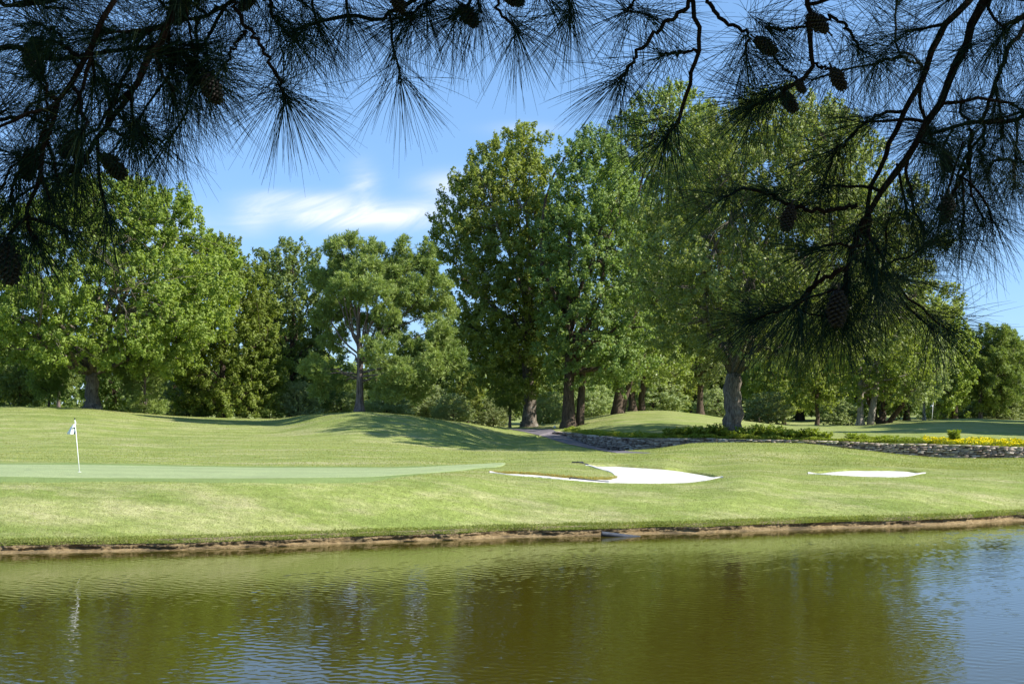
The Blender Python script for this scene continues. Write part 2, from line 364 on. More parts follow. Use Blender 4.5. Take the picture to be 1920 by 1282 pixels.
pat = .9+.35*vnoise(WX/7., WY/3.2, 2)+.2*vnoise(WX/1.9, WY/.9, 3)
WZ *= (np.clip(pat, .25, 1.4)*((WY > 15) & (WY < 50.2))).astype(np.float32)
tag(mesh('water', np.stack([WX.ravel(), WY.ravel(), WZ.ravel()], -1), grid_faces(*WX.shape), m, smooth=True), kind='structure')
# eroded shore
m, nt, out = mat('shore_soil'); gg = NT(nt); p = gg.n('ShaderNodeBsdfPrincipled', _Roughness=.9); p.inputs['Specular IOR Level'].default_value = .2
v = gg.coord(); a = gg.noise(gg.coord((1, 1, 2)), 5, 6, .7)
geo = gg.n('ShaderNodeSeparateXYZ'); gg.l(v, geo.inputs[0])
soil = gg.ramp(a, [(.35, (.14, .095, .045)), (.65, (.28, .205, .105))])
up = gg.ramp(gg.noise(v, 9, 5, .7), [(.36, (.07, .055, .03)), (.6, (.27, .20, .12))])
hz = gg.math('ADD', geo.outputs[2], gg.math('MULTIPLY', gg.noise(gg.coord((2, 2, 2)), 1, 4), .22))
sc_ = gg.mix(gg.ramp(hz, [(.22, 0.), (.32, 1.)]), soil, up); dk_ = gg.noise(gg.coord((.7, .5, 4)), 1.2, 5, .7)
gg.l(gg.mix(gg.ramp(dk_, [(.5, 0.), (.62, .85)]), sc_, (.06, .045, .025)), p.inputs['Base Color']); gg.l(gg.bump(a, .06), p.inputs['Normal']); gg.l(p.outputs[0], out.inputs[0])  # dark patches painted into the soil for the shade of undercut hollows
uu = np.arange(-700, 2700, 1.4); f1 = feats(uu)[0]; ysh = f1[:, 1]-.38; xsh = (uu-960)*ysh/F
sec = np.array([(-.6, -.3), (-.2, -.08), (0, 0), (.05, .018), (.09, .035), (.12, .055), (.15, .085), (.14, .12), (.12, .15), (.12, .18), (.16, .215), (.27, .25), (.5, .285), (.8, .32), (1.05, .34)])
n = len(sec); hn = .5+.5*vnoise(xsh/1.6, xsh*0, 1); und = sstep(.1, .8, vnoise(xsh/1.3, xsh*0+3.3, 2))
YY = ysh[None]+sec[:, :1]; ZZ = np.repeat(sec[:, 1:], len(uu), 1)
k = np.arange(n)[:, None]; face = np.exp(-((k-7.5)/3.)**2)
rough = vnoise(xsh[None]*2.4, k*.8, 3)*.5+vnoise(xsh[None]*7, k*1.7, 4)*.35+vnoise(xsh[None]*17, k*2.9, 5)*.2
wand = .22*vnoise(xsh/2.1, xsh*0+5, 6)+.09*vnoise(xsh/.6, xsh*0+7, 5)
YY = YY+face*(rough*.12+und[None]*.16)+wand[None]*sstep(1, 5, k)*(1-sstep(11, 13, k)); ZZ = ZZ*np.where(ZZ > 0, 1+(.30*hn[None]-.2)*(1-sstep(9, 12, k)), 1)+face*.03*vnoise(xsh[None]*9, k*2.3, 6)
for kk in (n-2, n-1):
    XX_ = (uu-960)*YY[kk]/F; ZZ[kk] = H(XX_, YY[kk])+(.0 if kk == n-2 else -.06)
tag(mesh('shore_bank', np.stack([np.repeat(xsh[None], n, 0).ravel(), YY.ravel(), ZZ.ravel()], -1), grid_faces(n, len(uu)), m, smooth=True), kind='structure')
# ------------------------------------------------------------------ grass blades: rough edges only
def blades(name, P, L, wdt, m, rng, lean=.5, out_dir=None):
    n = len(P); d = rng.normal(size=(n, 3))*lean; d[:, 2] = 1
    if out_dir is not None: d += out_dir
    d = nrm(d); s = nrm(np.cross(d, rng.normal(size=(n, 3)))); L = (L*rng.uniform(.5, 1.3, n))[:, None]; w = wdt*rng.uniform(.7, 1.3, n)[:, None]
    tip = P+d*L+np.array([0, 0, -1])*L*.25*rng.rand(n)[:, None]
    mid = P+d*L*.55
    V = np.stack([P-s*w*.5, P+s*w*.5, mid+s*w*.45, tip, tip, mid-s*w*.45], 1).reshape(-1, 3)
    b = np.arange(n)[:, None]*6
    Q = np.concatenate([b+np.array([0, 1, 2, 5]), b+np.array([5, 2, 3, 4])], 0)
    return mesh(name, V, Q, m)
rng = np.random.RandomState(11)
M['blade'] = leaf_mat('grass_blade', (.14, .19, .05), (.20, .25, .07), (.34, .32, .17), .35, .6, .8)
M['blade_tan'] = leaf_mat('dry_grass_blade', (.42, .33, .14), (.50, .42, .20), (.34, .36, .12), .4, .7, 2)
nb = 90000; ub = rng.uniform(-100, 2020, nb); j = np.clip(np.interp(ub, uu, np.arange(len(uu))).astype(int), 0, len(uu)-1)
off = .13+.9*rng.rand(nb)**1.5; yb_ = ysh[j]+off+wand[j]*(off < .4)+und[j]*.12*(off < .35); xb_ = (ub-960)*yb_/F
keep = rng.rand(nb) < (.45+.75*sstep(-.4, .5, vnoise(xb_/.9, xb_*0, 6)))
zb_ = np.interp(off, sec[10:, 0], sec[10:, 1])
P = np.stack([xb_, yb_, zb_-.02], -1)[keep]
tag(blades('grass', P, .085, .014, M['blade'], rng, .8, np.array([0, -.55, -.35])), kind='stuff')
nb = 170000; ub = rng.uniform(-60, 1980, nb); jj = np.clip(np.interp(ub, uu, np.arange(len(uu))).astype(int), 0, len(uu)-1)
yb_ = ysh[jj]+1.+15*rng.rand(nb)**1.3; xb_ = (ub-960)*yb_/F; ok = carve(xb_, yb_) < .004
gfr = np.where(ub < 950, np.interp(ub, np.arange(-420, 951, 5.), hit(np.arange(-420, 951, 5.), gf(np.arange(-420, 951, 5.)))), 999); ok &= yb_ < gfr-.5
sandf = np.ones(nb, bool)
for q, a_, b_ in bk: sandf &= ~((ub > q[0]-4) & (ub < q[-1]+4) & (yb_ > np.interp(ub, q, a_)-.1) & (yb_ < np.interp(ub, q, b_)+.15))
ok &= sandf; M['turf_blade'] = leaf_mat('turf_blade', (.165, .21, .052), (.225, .262, .072), (.40, .38, .21), .3, .7, .6, .15)
tag(blades('grass', np.stack([xb_, yb_, H(xb_, yb_)-.004], -1)[ok], .036, .010, M['turf_blade'], rng, .7), kind='stuff')
nb = 150000; ub = rng.uniform(-60, 1980, nb); fq = feats(ub)[0]; tq = rng.rand(nb); hi_ = np.where(ub > 1150, fq[:, 6]-.4, fq[:, 8]+1); lo_ = np.where(ub < 950, 54.5, 60.); yb_ = lo_+(hi_-lo_)*tq; xb_ = (ub-960)*yb_/F
rowp = YH+F*(CAM-H(xb_, yb_))/yb_; onp = (rowp > 801) & (rowp < 851) & (ub > np.interp(rowp, pr, pL)-4) & (ub < np.interp(rowp, pr, pR)+4)
tag(blades('grass', np.stack([xb_, yb_, H(xb_, yb_)-.004], -1)[~onp], .05, .016, M['turf_blade'], rng, .7), kind='stuff')
P = []
for q, yfr, ybk, wd in ((bk[2][0], bk[2][1], bk[2][2], 'b'), (bk[1][0], bk[1][1], bk[1][2], 'b'), (bk[3][0], bk[3][1], bk[3][2], 'b')):
    nn = int((q[-1]-q[0])*15); u = rng.uniform(q[0], q[-1], nn); y = np.interp(u, q, ybk)+rng.uniform(.0, .28, nn); x = (u-960)*y/F
    P.append(np.stack([x, y, H(x, y)-.01], -1))
tag(blades('dry_grass', P[0], .085, .013, M['blade_tan'], rng, .7, np.array([0, -.5, 0])), kind='stuff')
tag(blades('dry_grass', np.vstack(P[1:])[::2], .035, .012, M['blade_tan'], rng, .7, np.array([0, -.5, 0])), kind='stuff')
# ------------------------------------------------------------------ dry-stone wall
m, nt, out = mat('wall_stone'); gg = NT(nt); p = gg.n('ShaderNodeBsdfPrincipled', _Roughness=.85); p.inputs['Specular IOR Level'].default_value = .2
geo = gg.n('ShaderNodeNewGeometry'); a = gg.noise(gg.coord(), 7, 6, .7)
col = gg.ramp(geo.outputs['Random Per Island'], [(0, (.16, .12, .10)), (.3, (.38, .30, .245)), (.65, (.55, .455, .38)), (1, (.70, .62, .53))])
col = gg.mix(1., col, gg.ramp(a, [(.3, .55), (.7, 1.2)]), 'MULTIPLY')
gg.l(col, p.inputs['Base Color']); gg.l(gg.bump(a, .04), p.inputs['Normal']); gg.l(p.outputs[0], out.inputs[0]); M['stone'] = m
wu = np.linspace(1036, 2300, 1500); wy = feats(wu)[0][:, 6]+.02; wx = (wu-960)*wy/F
o_ = np.argsort(wu); arc = np.concatenate([[0], np.cumsum(np.hypot(np.diff(wx), np.diff(wy)))])
wtop = feats(wu)[1][:, 7]+.02; wbot = np.minimum(feats(wu)[1][:, 6], wtop)-.12
b = MB(); rng = np.random.RandomState(3); zc = 0.
course = 0; lvl = 0.0
while lvl < 1.05:
    hgt = rng.uniform(.042, .08); s = rng.uniform(0, .3)
    while s < arc[-1]:
        ln = rng.uniform(.12, .45)*(1.5 if course == 0 else 1); sm = s+ln/2
        x, y, zt, zb = (np.interp(sm, arc, q) for q in (wx, wy, wtop, wbot))
        x2, y2 = np.interp(sm+.1, arc, wx), np.interp(sm+.1, arc, wy); ang = math.atan2(y2-y, x2-x)
        z = zt-lvl-hgt/2+.03*vnoise(sm*.8, course*.4, 3)
        if z > zb:
            dp = .36 if course == 0 else .30; j2 = rng.uniform(-.09, .07); nx, ny = math.sin(ang), -math.cos(ang)
            b.box((x+nx*j2, y+ny*j2, z), (ln*.95, dp, hgt*rng.uniform(.62, .95)), ang+rng.uniform(-.05, .05), .09, rng)
        s += ln
    lvl += hgt; course += 1
wl = b.build('stone_wall', M['stone'])
tag(wl, 'low curved dry-stacked stone retaining wall beside the cart path and flower bed', 'wall')
core = MB(); q = np.arange(0, len(wu), 10)
Vc = np.concatenate([np.stack([wx[q], wy[q]+.02, wbot[q]], -1), np.stack([wx[q], wy[q]+.02, wtop[q]-.07], -1), np.stack([wx[q], wy[q]+.3, wtop[q]-.07], -1)])
mesh('wall_core', Vc, grid_faces(3, len(q)), simple('wall_core_dark', (.03, .025, .02), .95), wl)  # near-black backing strip behind the stones
# ------------------------------------------------------------------ trees
def rows_of(outline, x0, Y, z0):
    o = sorted(outline, key=lambda r: -r[0]); z = np.array([zrow(r[0], Y)-z0 for r in o])
    return z, np.array([(r[1]-960)*Y/F-x0 for r in o]), np.array([(r[2]-960)*Y/F-x0 for r in o])
def masses(z, xl, xr, n, rng, dk=.9, shell=.55, rm=1.8):
    out = []; zz = np.linspace(z[0], z[-1], 200); w = np.interp(zz, z, xr-xl)+.3; w = w/w.sum(); tries = 0
    while len(out) < n and tries < n*60:
        tries += 1
        h = rng.choice(zz, p=w); a, b = np.interp(h, z, xl), np.interp(h, z, xr); Rr = max((b-a)/2, .2); th = rng.uniform(0, 2*np.pi)
        r = rm*rng.uniform(.55, 1.15)*min(1, .45+Rr/3.5); h2 = min(max(h, z[0]+r*.4), z[-1]-r*.75)
        f = 1-(1-shell)*rng.rand()**1.2*1.2; rr = max(Rr-r*.72, 0)*max(f, 0)
        c = np.array([(a+b)/2+rr*math.cos(th), rr*math.sin(th)*dk, h2, r])
        if all(np.sum((c[:3]-q[:3])**2) > (.52*(c[3]+q[3]))**2*(.6 if tries > n*20 else 1) for q in out): out.append(c)
    return np.array(out)
def leafage(Ms, ctr, rng, nclump, nleaf, L, Wd, kind='leaf', flat=.8, up=.35, rcl=.42):
    P = []; N = []; T = []; CL = []
    for mx in Ms:
        c, r = mx[:3], mx[3]; k = max(4, int(nclump*r*r)); d = rng.normal(size=(k, 3)); outw = nrm(c-ctr)
        d = nrm(nrm(d)+outw*.35+np.array([0, 0, up])); rad = r*(.45+.58*rng.rand(k)**.6)
        cc = c+d*rad[:, None]*np.array([1, 1, flat]); CL.append(cc)
        rc = rcl*rng.uniform(.6, 1.35, k)
        nl = np.maximum(3, (nleaf*(rc/rcl)**2).astype(int)); idx = np.repeat(np.arange(k), nl); m_ = len(idx)
        e = nrm(rng.normal(size=(m_, 3))+d[idx]*.5+np.array([0, 0, .25])); er = (rc[idx]*(.25+.8*rng.rand(m_)))[:, None]
        ax = nrm(d*.6+outw*.35+np.array([0, 0, .55])+rng.normal(size=(k, 3))*.35)[idx]; tt = rng.rand(m_)[:, None]
        P.append(cc[idx]+e*er*(.95-.55*tt)+ax*rc[idx][:, None]*(tt*1.9-.6))
        N.append(nrm(e*.8+d[idx]*.5+outw*.2+np.array([0, 0, .35])+rng.normal(size=(m_, 3))*.8)); T.append(e+np.array([0, 0, .5])+rng.normal(size=(m_, 3))*.35)
    P = np.vstack(P); N = np.vstack(N); T = np.vstack(T); CL = np.vstack(CL)
    s = rng.uniform(.65, 1.3, len(P))
    if kind == 'needle':
        k = 7; idx = np.repeat(np.arange(len(P)), k); Td = nrm(nrm(T[idx])+rng.normal(size=(len(idx), 3))*.55)
        Nn = nrm(np.cross(Td, rng.normal(size=Td.shape))); Lx = L*rng.uniform(.7, 1.2, len(idx))
        return (*kites(P[idx]+Td*Lx[:, None]*.5, Nn, Lx, Wd, rng, Td), CL)
    return (*kites(P, N, L*s, Wd*s, rng), CL)
def bend(a, b, rng, sag=.12, n=7, out=None):
    a = np.asarray(a, float); b = np.asarray(b, float); t = np.linspace(0, 1, n)[:, None]; L = np.linalg.norm(b-a)
    c = a*(1-t)+b*t; o = rng.normal(size=3)*.6; o[2] = rng.uniform(-.2, .7); c = c+np.sin(np.pi*t)*o*L*sag
    c[1:-1] += rng.normal(size=(n-2, 3))*L*.018; return c
def skeleton(mb, Ms, CL, fork, height, r0, rng, nlimb=9, lean=(0, 0), flare=1.5, sub=140, lead=True, limbk=.55):
    nseg = 9; t = np.linspace(0, 1, nseg); top = np.array([lean[0], lean[1], height*.82 if lead else fork])
    P = np.stack([top[0]*t**1.3, top[1]*t**1.3, top[2]*t], -1); P[1:-1, :2] += rng.normal(size=(nseg-2, 2))*r0*.18
    P = np.vstack([[0, 0, -.4], [0, 0, 0.12], [0, 0, .5], P[1:]]); zz = P[:, 2]
    rad = r0*np.interp(zz, [0, fork, top[2]], [1, .82, .16 if lead else .7]); rad[0] *= flare*1.1; rad[1] *= flare; rad[2] *= 1+(flare-1)*.35
    mb.tube(P, rad, 14); pts = [(q, r) for q, r in zip(P[3:], rad[3:]) if q[2] >= fork*.8] or [(P[-1], rad[-1])]
    order = rng.permutation(len(Ms))[:nlimb] if nlimb < len(Ms) else range(len(Ms))
    nodes = [q for q, _ in pts]; nr = [r for _, r in pts]
    for i in order:
        tgt = Ms[i, :3]; z0 = np.clip(fork+(tgt[2]-fork)*.35*rng.uniform(.3, 1), fork*.9, top[2])
        a = np.array([np.interp(z0, zz, P[:, 0]), np.interp(z0, zz, P[:, 1]), z0]); br = min(np.interp(z0, zz, rad)*.62, r0*limbk)
        L = bend(a, tgt, rng); rl = np.linspace(br, max(.035, br*.18), len(L)); mb.tube(L, rl, 7)
        nodes += list(L[2:]); nr += list(rl[2:])
    nodes = np.array(nodes); nr = np.array(nr)
    tg = np.vstack([Ms[:, :3], CL[rng.permutation(len(CL))[:sub]]])
    for c in tg:
        i = int(np.argmin(np.sum((nodes-c)**2, 1)+.02*np.maximum(0, nodes[:, 2]-c[2])**2)); 
        if np.linalg.norm(nodes[i]-c) < .25: continue
        r = min(nr[i]*.4, .03); mb.tube(bend(nodes[i], c, rng, .1, 5), np.linspace(r, .012, 5), 4)
def tree(name, px, Y, outline, label, cat='tree', group=None, seed=1, leaf='leaf_mid', bark='bark_oak', r0=.4, fork=3., n=46, rm=1.8, nclump=7, nleaf=26, L=.2, Wd=.13,
         kind='leaf', dk=.9, shell=.5, nlimb=9, lead=True, lean=(0, 0), extra=None, Ms=None, flat=.8, dz=0, rcl=.42, sub=140, up=.35, trunks=None, limbk=.5, flare=1.5):
    rng = np.random.RandomState(seed); x0 = (px-960)*Y/F; z0 = H1(x0, Y)+dz
    if kind == 'leaf': n = int(n*1.55); nleaf = int(nleaf*1.75); L *= .97; Wd *= 1.02; rcl *= .92
    elif Ms is None: nleaf = int(nleaf*2); n = int(n*1.3); Wd *= 1.3
    e = empty(name, (x0, Y, z0), label=label, cat=cat, group=group)
    if Ms is None:
        z, xl, xr = rows_of(outline, x0, Y, z0); Mz = masses(z, xl, xr, n, rng, dk, shell, rm)
        if extra: Mz = np.vstack([Mz, extra_m(extra, x0, Y, z0)])
    else: Mz = extra_m(Ms, x0, Y, z0)
    ctr = Mz[:, :3].mean(0)
    V, Q, CL = leafage(Mz, ctr, rng, nclump, nleaf, L, Wd, kind, flat, up, rcl)
    mesh('crown', V, Q, M[leaf], e)
    mb = MB(); hgt = Mz[:, 2].max()
    skeleton(mb, Mz, CL, fork, hgt, r0, rng, nlimb, lean, sub=sub, lead=lead, limbk=limbk, flare=flare)
    for (dx, dy, rr, lx, ly, hh) in trunks or []:
        t = np.linspace(0, 1, 8); P = np.stack([dx+lx*t, dy+ly*t, -.4+(hh+.4)*t], -1); P[1:, :2] += rng.normal(size=(7, 2))*.05
        mb.tube(P, rr*np.linspace(1.15, .5, 8), 12)
    mb.build('trunk', M[bark], e, True)
    return e
def extra_m(lst, x0, Y, z0): return np.array([[(q[0]-960)*Y/F-x0, q[3] if len(q) > 3 else 0., zrow(q[1], Y)-z0, 1.12*q[2]*Y/F] for q in lst])
def copytree(o, loc, s, rz, label, group=None):
    c = o.copy(); C.objects.link(c); c.location = loc; c.scale = s; c.rotation_euler = (0, 0, rz); c['label'] = label
    if group: c['group'] = group
    for ch in list(o.children):
        d = ch.copy(); C.objects.link(d); d.parent = c
    return c
#TREES
# ------------------------------------------------------------------ the row of large trees
tree('maple_tree', 172, 103, [(338, 150, 335), (370, 60, 374), (410, -10, 398), (450, -60, 430), (500, -80, 450), (560, -90, 470), (620, -110, 470), (665, -60, 430), (690, 60, 330)],
     'broad yellow-green tree with low forking trunk, leftmost of the large trees', 'tree', seed=2, leaf='leaf_yel', bark='bark_oak', r0=.52, fork=2.6, n=165, rm=1.75,
     nclump=7, nleaf=30, L=.21, Wd=.14, nlimb=16, lead=False, shell=.45, sub=260)
tree('round_tree', 415, 112, [(450, 395, 440), (480, 345, 470), (530, 330, 502), (600, 322, 528), (680, 325, 538), (740, 325, 537), (778, 335, 532)],
     'dense rounded yellow-green tree with foliage reaching the ground at the dip', 'tree', seed=5, leaf='leaf_yel', bark='bark_drk', r0=.35, fork=1.2, n=95, rm=1.55,
     nclump=8, nleaf=36, L=.19, Wd=.12, nlimb=8, shell=.7)
tree('young_pine', 272, 106, [(640, 268, 290), (680, 215, 318), (720, 205, 325), (755, 215, 325), (772, 225, 320)],
     'small soft pale pine with branches to the ground beside the forked trunk', 'tree', seed=7, leaf='needle_m', bark='bark_pine', r0=.12, fork=1, n=26, rm=.8,
     nclump=13, nleaf=12, L=.26, Wd=.03, kind='needle', nlimb=5, rcl=.35, sub=30)
tree('oak_tree', 548, 118, [(458, 520, 572), (480, 480, 600), (510, 455, 622), (560, 450, 640), (620, 470, 645), (700, 505, 650), (765, 520, 640)],
     'dark oak between the rounded yellow-green tree and the pine', 'tree', seed=9, leaf='leaf_drk', bark='bark_drk', r0=.4, fork=3, n=62, rm=1.7, nclump=7, nleaf=28, shell=.5)
pm = [(674, 560, 28, 1), (700, 610, 24, 2), (720, 540, 28, 1.5), (735, 625, 22, 2), (755, 465, 12), (805, 470, 10), (585, 520, 14, 1), (640, 470, 22), (645, 505, 28, 1), (700, 480, 22), (690, 520, 30, -1), (735, 520, 30), (790, 515, 26), (615, 535, 26, 1), (660, 550, 30, -2), (715, 560, 32, -2.5), (770, 555, 30, -1),
      (810, 545, 28), (820, 585, 24, 1), (815, 620, 24, -1), (620, 580, 24, 2), (655, 600, 24, 2.4), (730, 600, 22, -2), (720, 665, 26, -2.6), (760, 655, 24, -1),
      (800, 650, 28, -1), (835, 670, 26), (850, 690, 20), (800, 690, 24, -2), (755, 700, 26, -2.5), (730, 730, 24, -1.5), (780, 725, 24, 1), (620, 640, 22, 2.5), (610, 690, 22, -1),
      (585, 700, 18), (640, 715, 18, 2), (600, 730, 18, 1), (800, 495, 16), (755, 495, 18), (600, 600, 18, 2), (745, 575, 24, 2), (780, 580, 20, 1.5), (670, 460, 14)]
tree('pine_tree', 674, 94, None, 'layered pine with bare grey trunk standing on top of the mound', 'tree', seed=12, leaf='needle_m', bark='bark_pine', r0=.27, fork=2.2, nclump=34, nleaf=20,
     L=.28, Wd=.046, kind='needle', Ms=pm, limbk=.26, nlimb=22, flat=.68, rcl=.36, sub=90)
tree('tall_oak_tree', 992, 110, [(237, 955, 990), (255, 925, 1030), (290, 885, 1048), (340, 845, 1056), (400, 815, 1060), (460, 797, 1062), (520, 815, 1060), (580, 830, 1060), (650, 828, 1055), (700, 850, 1040), (735, 890, 1030)],
     'tallest narrow-topped oak to the right of the pine, with thick pale trunk', 'tree', seed=14, leaf='leaf_mid', bark='bark_oak', r0=.50, fork=5, n=120, rm=1.9, nclump=7, nleaf=27, nlimb=16, shell=.5, sub=220)
tree('dark_oak_tree', 1066, 104, [(245, 1085, 1130), (270, 1050, 1165), (320, 1025, 1200), (400, 1000, 1220), (500, 995, 1230), (600, 1005, 1240), (680, 1005, 1240), (722, 1040, 1200)],
     'dark shaded oak with twin trunks right of the tallest oak', 'tree', seed=16, leaf='leaf_drk', bark='bark_drk', r0=.46, fork=3.6, n=95, rm=1.8, nclump=7, nleaf=28, nlimb=14, trunks=[(.85, .5, .3, .3, 0, 6)])
tree('forked_oak_tree', 1158, 112, [(160, 1240, 1290), (185, 1195, 1330), (230, 1140, 1375), (300, 1115, 1390), (400, 1090, 1380), (500, 1085, 1350), (600, 1085, 1320), (680, 1095, 1290), (712, 1120, 1250)],
     'oak with forked dark trunk and very high crown behind the rounded mound', 'tree', seed=18, leaf='leaf_oak', bark='bark_drk', r0=.38, fork=3.6, n=110, rm=2., nclump=6, nleaf=26, nlimb=14, lean=(3, 0), trunks=[(.2, 0, .26, 1.6, .2, 5.5)])
tree('twin_oak_tree', 1186, 121, [(470, 1180, 1300), (560, 1130, 1330), (640, 1125, 1330), (700, 1140, 1300), (722, 1165, 1270)],
     'small oak with two reddish trunks just right of the forked oak', 'tree', seed=19, leaf='leaf_oak', bark='bark_drk', r0=.30, fork=2.8, n=42, rm=1.8, nclump=6, nleaf=26, nlimb=8, trunks=[(.75, .1, .28, .3, 0, 5)])
tree('slender_oak_tree', 1313, 126, [(520, 1280, 1400), (600, 1240, 1420), (660, 1240, 1410), (715, 1270, 1380)],
     'slim straight-trunked tree seen behind the right shoulder of the mound', 'tree', seed=20, leaf='leaf_pal', bark='bark_drk', r0=.30, fork=2.8, n=42, rm=1.8, nclump=6, nleaf=26, nlimb=8)
tree('big_oak_tree', 1375, 82, [(180, 1470, 1545), (205, 1400, 1570), (250, 1270, 1615), (310, 1215, 1655), (380, 1185, 1700), (450, 1175, 1740), (520, 1180, 1765), (580, 1190, 1775), (630, 1220, 1760), (668, 1270, 1600)],
     'huge spreading oak with thick lichen-spotted trunk in the bed behind the wall', 'tree', seed=22, leaf='leaf_oak', bark='bark_oak', flare=1.22, r0=.58, fork=3.7, n=185, rm=1.85, nclump=7, nleaf=34, L=.17, Wd=.11,
     nlimb=18, lead=False, lean=(0, 0), sub=300, dk=1.45, shell=.45)
tree('crape_tree', 1613, 128, [(560, 1590, 1690), (600, 1560, 1730), (660, 1545, 1750), (715, 1560, 1740), (745, 1590, 1660)],
     'tree with pale smooth double trunk at the left foot of the far shaded mound', 'tree', seed=24, leaf='leaf_mid', bark='bark_pale', r0=.30, fork=3, n=50, rm=1.7, nclump=7, nleaf=26, nlimb=9, trunks=[(.85, 0, .32, .9, 0, 6.5)])
tree('spreading_oak_tree', 1655, 132, [(600, 1650, 1740), (650, 1600, 1790), (710, 1600, 1790), (752, 1640, 1760)],
     'low oak with dark leaning limbs between the pale double trunk and far flag', 'tree', seed=25, leaf='leaf_pal', bark='bark_drk', r0=.36, fork=1.2, n=44, rm=1.6, nclump=7, nleaf=26, nlimb=10, lead=False, trunks=[(.3, 0, .25, 3.2, 0, 4.2), (-.2, 0, .22, -2, 0, 4)])
tree('bushy_tree', 1790, 150, [(575, 1750, 1785), (600, 1725, 1812), (640, 1700, 1830), (700, 1700, 1835), (750, 1720, 1820), (775, 1740, 1810)],
     'bushy mid-green tree behind the far flag, highest at its left', 'tree', seed=26, leaf='leaf_mid', bark='bark_drk', r0=.3, fork=2.2, n=60, rm=1.9, nclump=6, nleaf=24, L=.26, Wd=.17)
tree('woodland_pine', 1838, 152, [(612, 1850, 1880), (640, 1820, 1905), (690, 1810, 1925), (740, 1820, 1925), (765, 1830, 1890)],
     'pine with slim bare trunk near the right end of the far shaded mound', 'tree', seed=27, leaf='needle_m', bark='bark_pine', r0=.2, fork=2.6, n=40, rm=1.6, nclump=6, nleaf=12, L=.34, Wd=.05, kind='needle')
tree('white_trunk_tree', 1733, 143, [(690, 1715, 1760), (720, 1700, 1770), (752, 1712, 1755)],
     'small low-crowned tree with white trunk directly left of the far flag', 'tree', seed=28, leaf='leaf_pal', bark='bark_pale', r0=.16, fork=1.2, n=18, rm=1.1, nclump=9, nleaf=24, nlimb=4)
# off to the right: their shade falls across the far mound
tree('shade_oak_tree', 2180, 118, [(430, 2090, 2230), (520, 2010, 2330), (620, 1990, 2350), (720, 2030, 2330)],
     'large oak beyond the right edge whose shade covers the far mound', 'tree', seed=30, leaf='leaf_oak', bark='bark_oak', r0=.5, fork=3, n=60, rm=2.4, nclump=6, nleaf=24, L=.36, Wd=.25)
tree('shade_oak_tree', 2170, 97, [(400, 2080, 2230), (500, 1995, 2350), (620, 1975, 2360), (700, 2010, 2340)],
     'large oak beyond the right edge standing level with the flower bed', 'tree', seed=31, leaf='leaf_oak', bark='bark_oak', r0=.5, fork=3, n=60, rm=2.2, nclump=6, nleaf=24, L=.36, Wd=.25)
def more_shade(px, Y, rz, s, label):
    src = [o for o in C.objects if o.name.startswith('shade_oak_tree')][-1]; src['group'] = 'oaks beyond the right edge'
    x = (px-960)*Y/F; copytree(src, (x, Y, H1(x, Y)), (s, s, s), rz, label, 'oaks beyond the right edge')
more_shade(2135, 112, 1.2, 1.0, 'large oak beyond the right edge between its two neighbours'); more_shade(2110, 134, 2.6, 1.15, 'tall oak beyond the right edge level with the far mound crest')
more_shade(2330, 104, 4., 1.2, 'broad oak farthest out beyond the right edge')
# ------------------------------------------------------------------ woodland behind: three kinds copied
def proto(nm, leaf, bark, rows, n, rm, seed, lab, **k):
    rng = np.random.RandomState(seed); z = np.array([r[0] for r in rows]); xl = np.array([-r[1] for r in rows]); xr = -xl
    Mz = masses(z, xl, xr, n, rng, .95, .5, rm); ctr = Mz[:, :3].mean(0); e = empty(nm, (0, 0, 0), label=lab, cat='tree')
    V, Q, CL = leafage(Mz, ctr, rng, k.get('nclump', 9), k.get('nleaf', 30), k.get('L', .26), k.get('Wd', .17), k.get('kind', 'leaf'), .8, .35, .45)
    mesh('crown', V, Q, M[leaf], e); mb = MB(); skeleton(mb, Mz, CL, k.get('fork', 3), 10, k.get('r0', .22), rng, 7, sub=30); mb.build('trunk', M[bark], e, True)
    return e
PA = proto('woodland_tree', 'leaf_mid', 'bark_drk', [(2.0, 2.2), (3.2, 3.4), (6, 3.6), (8.5, 2.6), (10, .8)], 70, 1.3, 41, 'x')
PB = proto('woodland_tree', 'leaf_drk', 'bark_drk', [(.8, 2.6), (3., 3.6), (6, 3.4), (8.5, 2.2), (10, .6)], 76, 1.3, 42, 'x')
PC = proto('woodland_pine', 'needle_m', 'bark_pine', [(2.5, 1.2), (4, 2.8), (6.5, 2.8), (8.5, 1.8), (10, .5)], 54, 1.1, 43, 'x', kind='needle', nclump=11, nleaf=15, L=.36, Wd=.065)
PD = proto('bush', 'leaf_pal', 'bark_drk', [(.2, 3.6), (3, 4.6), (6, 4.2), (8.5, 2.8), (10, .8)], 70, 1.5, 44, 'x', fork=.8, r0=.15, nclump=7)
PD['category'] = 'bush'
used = {}
def put(P_, px, Y, top, wpx, label):
    x = (px-960)*Y/F; z0 = H1(x, Y)-.1; hgt = zrow(top, Y)-z0; s = hgt/10.2; w = wpx*Y/F/7.2
    rng = np.random.RandomState(int(px*7+Y) % 9999)
    if id(P_) not in used:
        used[id(P_)] = 1; P_.location = (x, Y, z0); P_.scale = (w, w, s); P_.rotation_euler = (0, 0, rng.uniform(0, 6.28)); P_['label'] = label; P_['group'] = GR; return P_
    return copytree(P_, (x, Y, z0), (w, w, s), rng.uniform(0, 6.28), label, GR)
GR = 'woodland behind the golf hole'
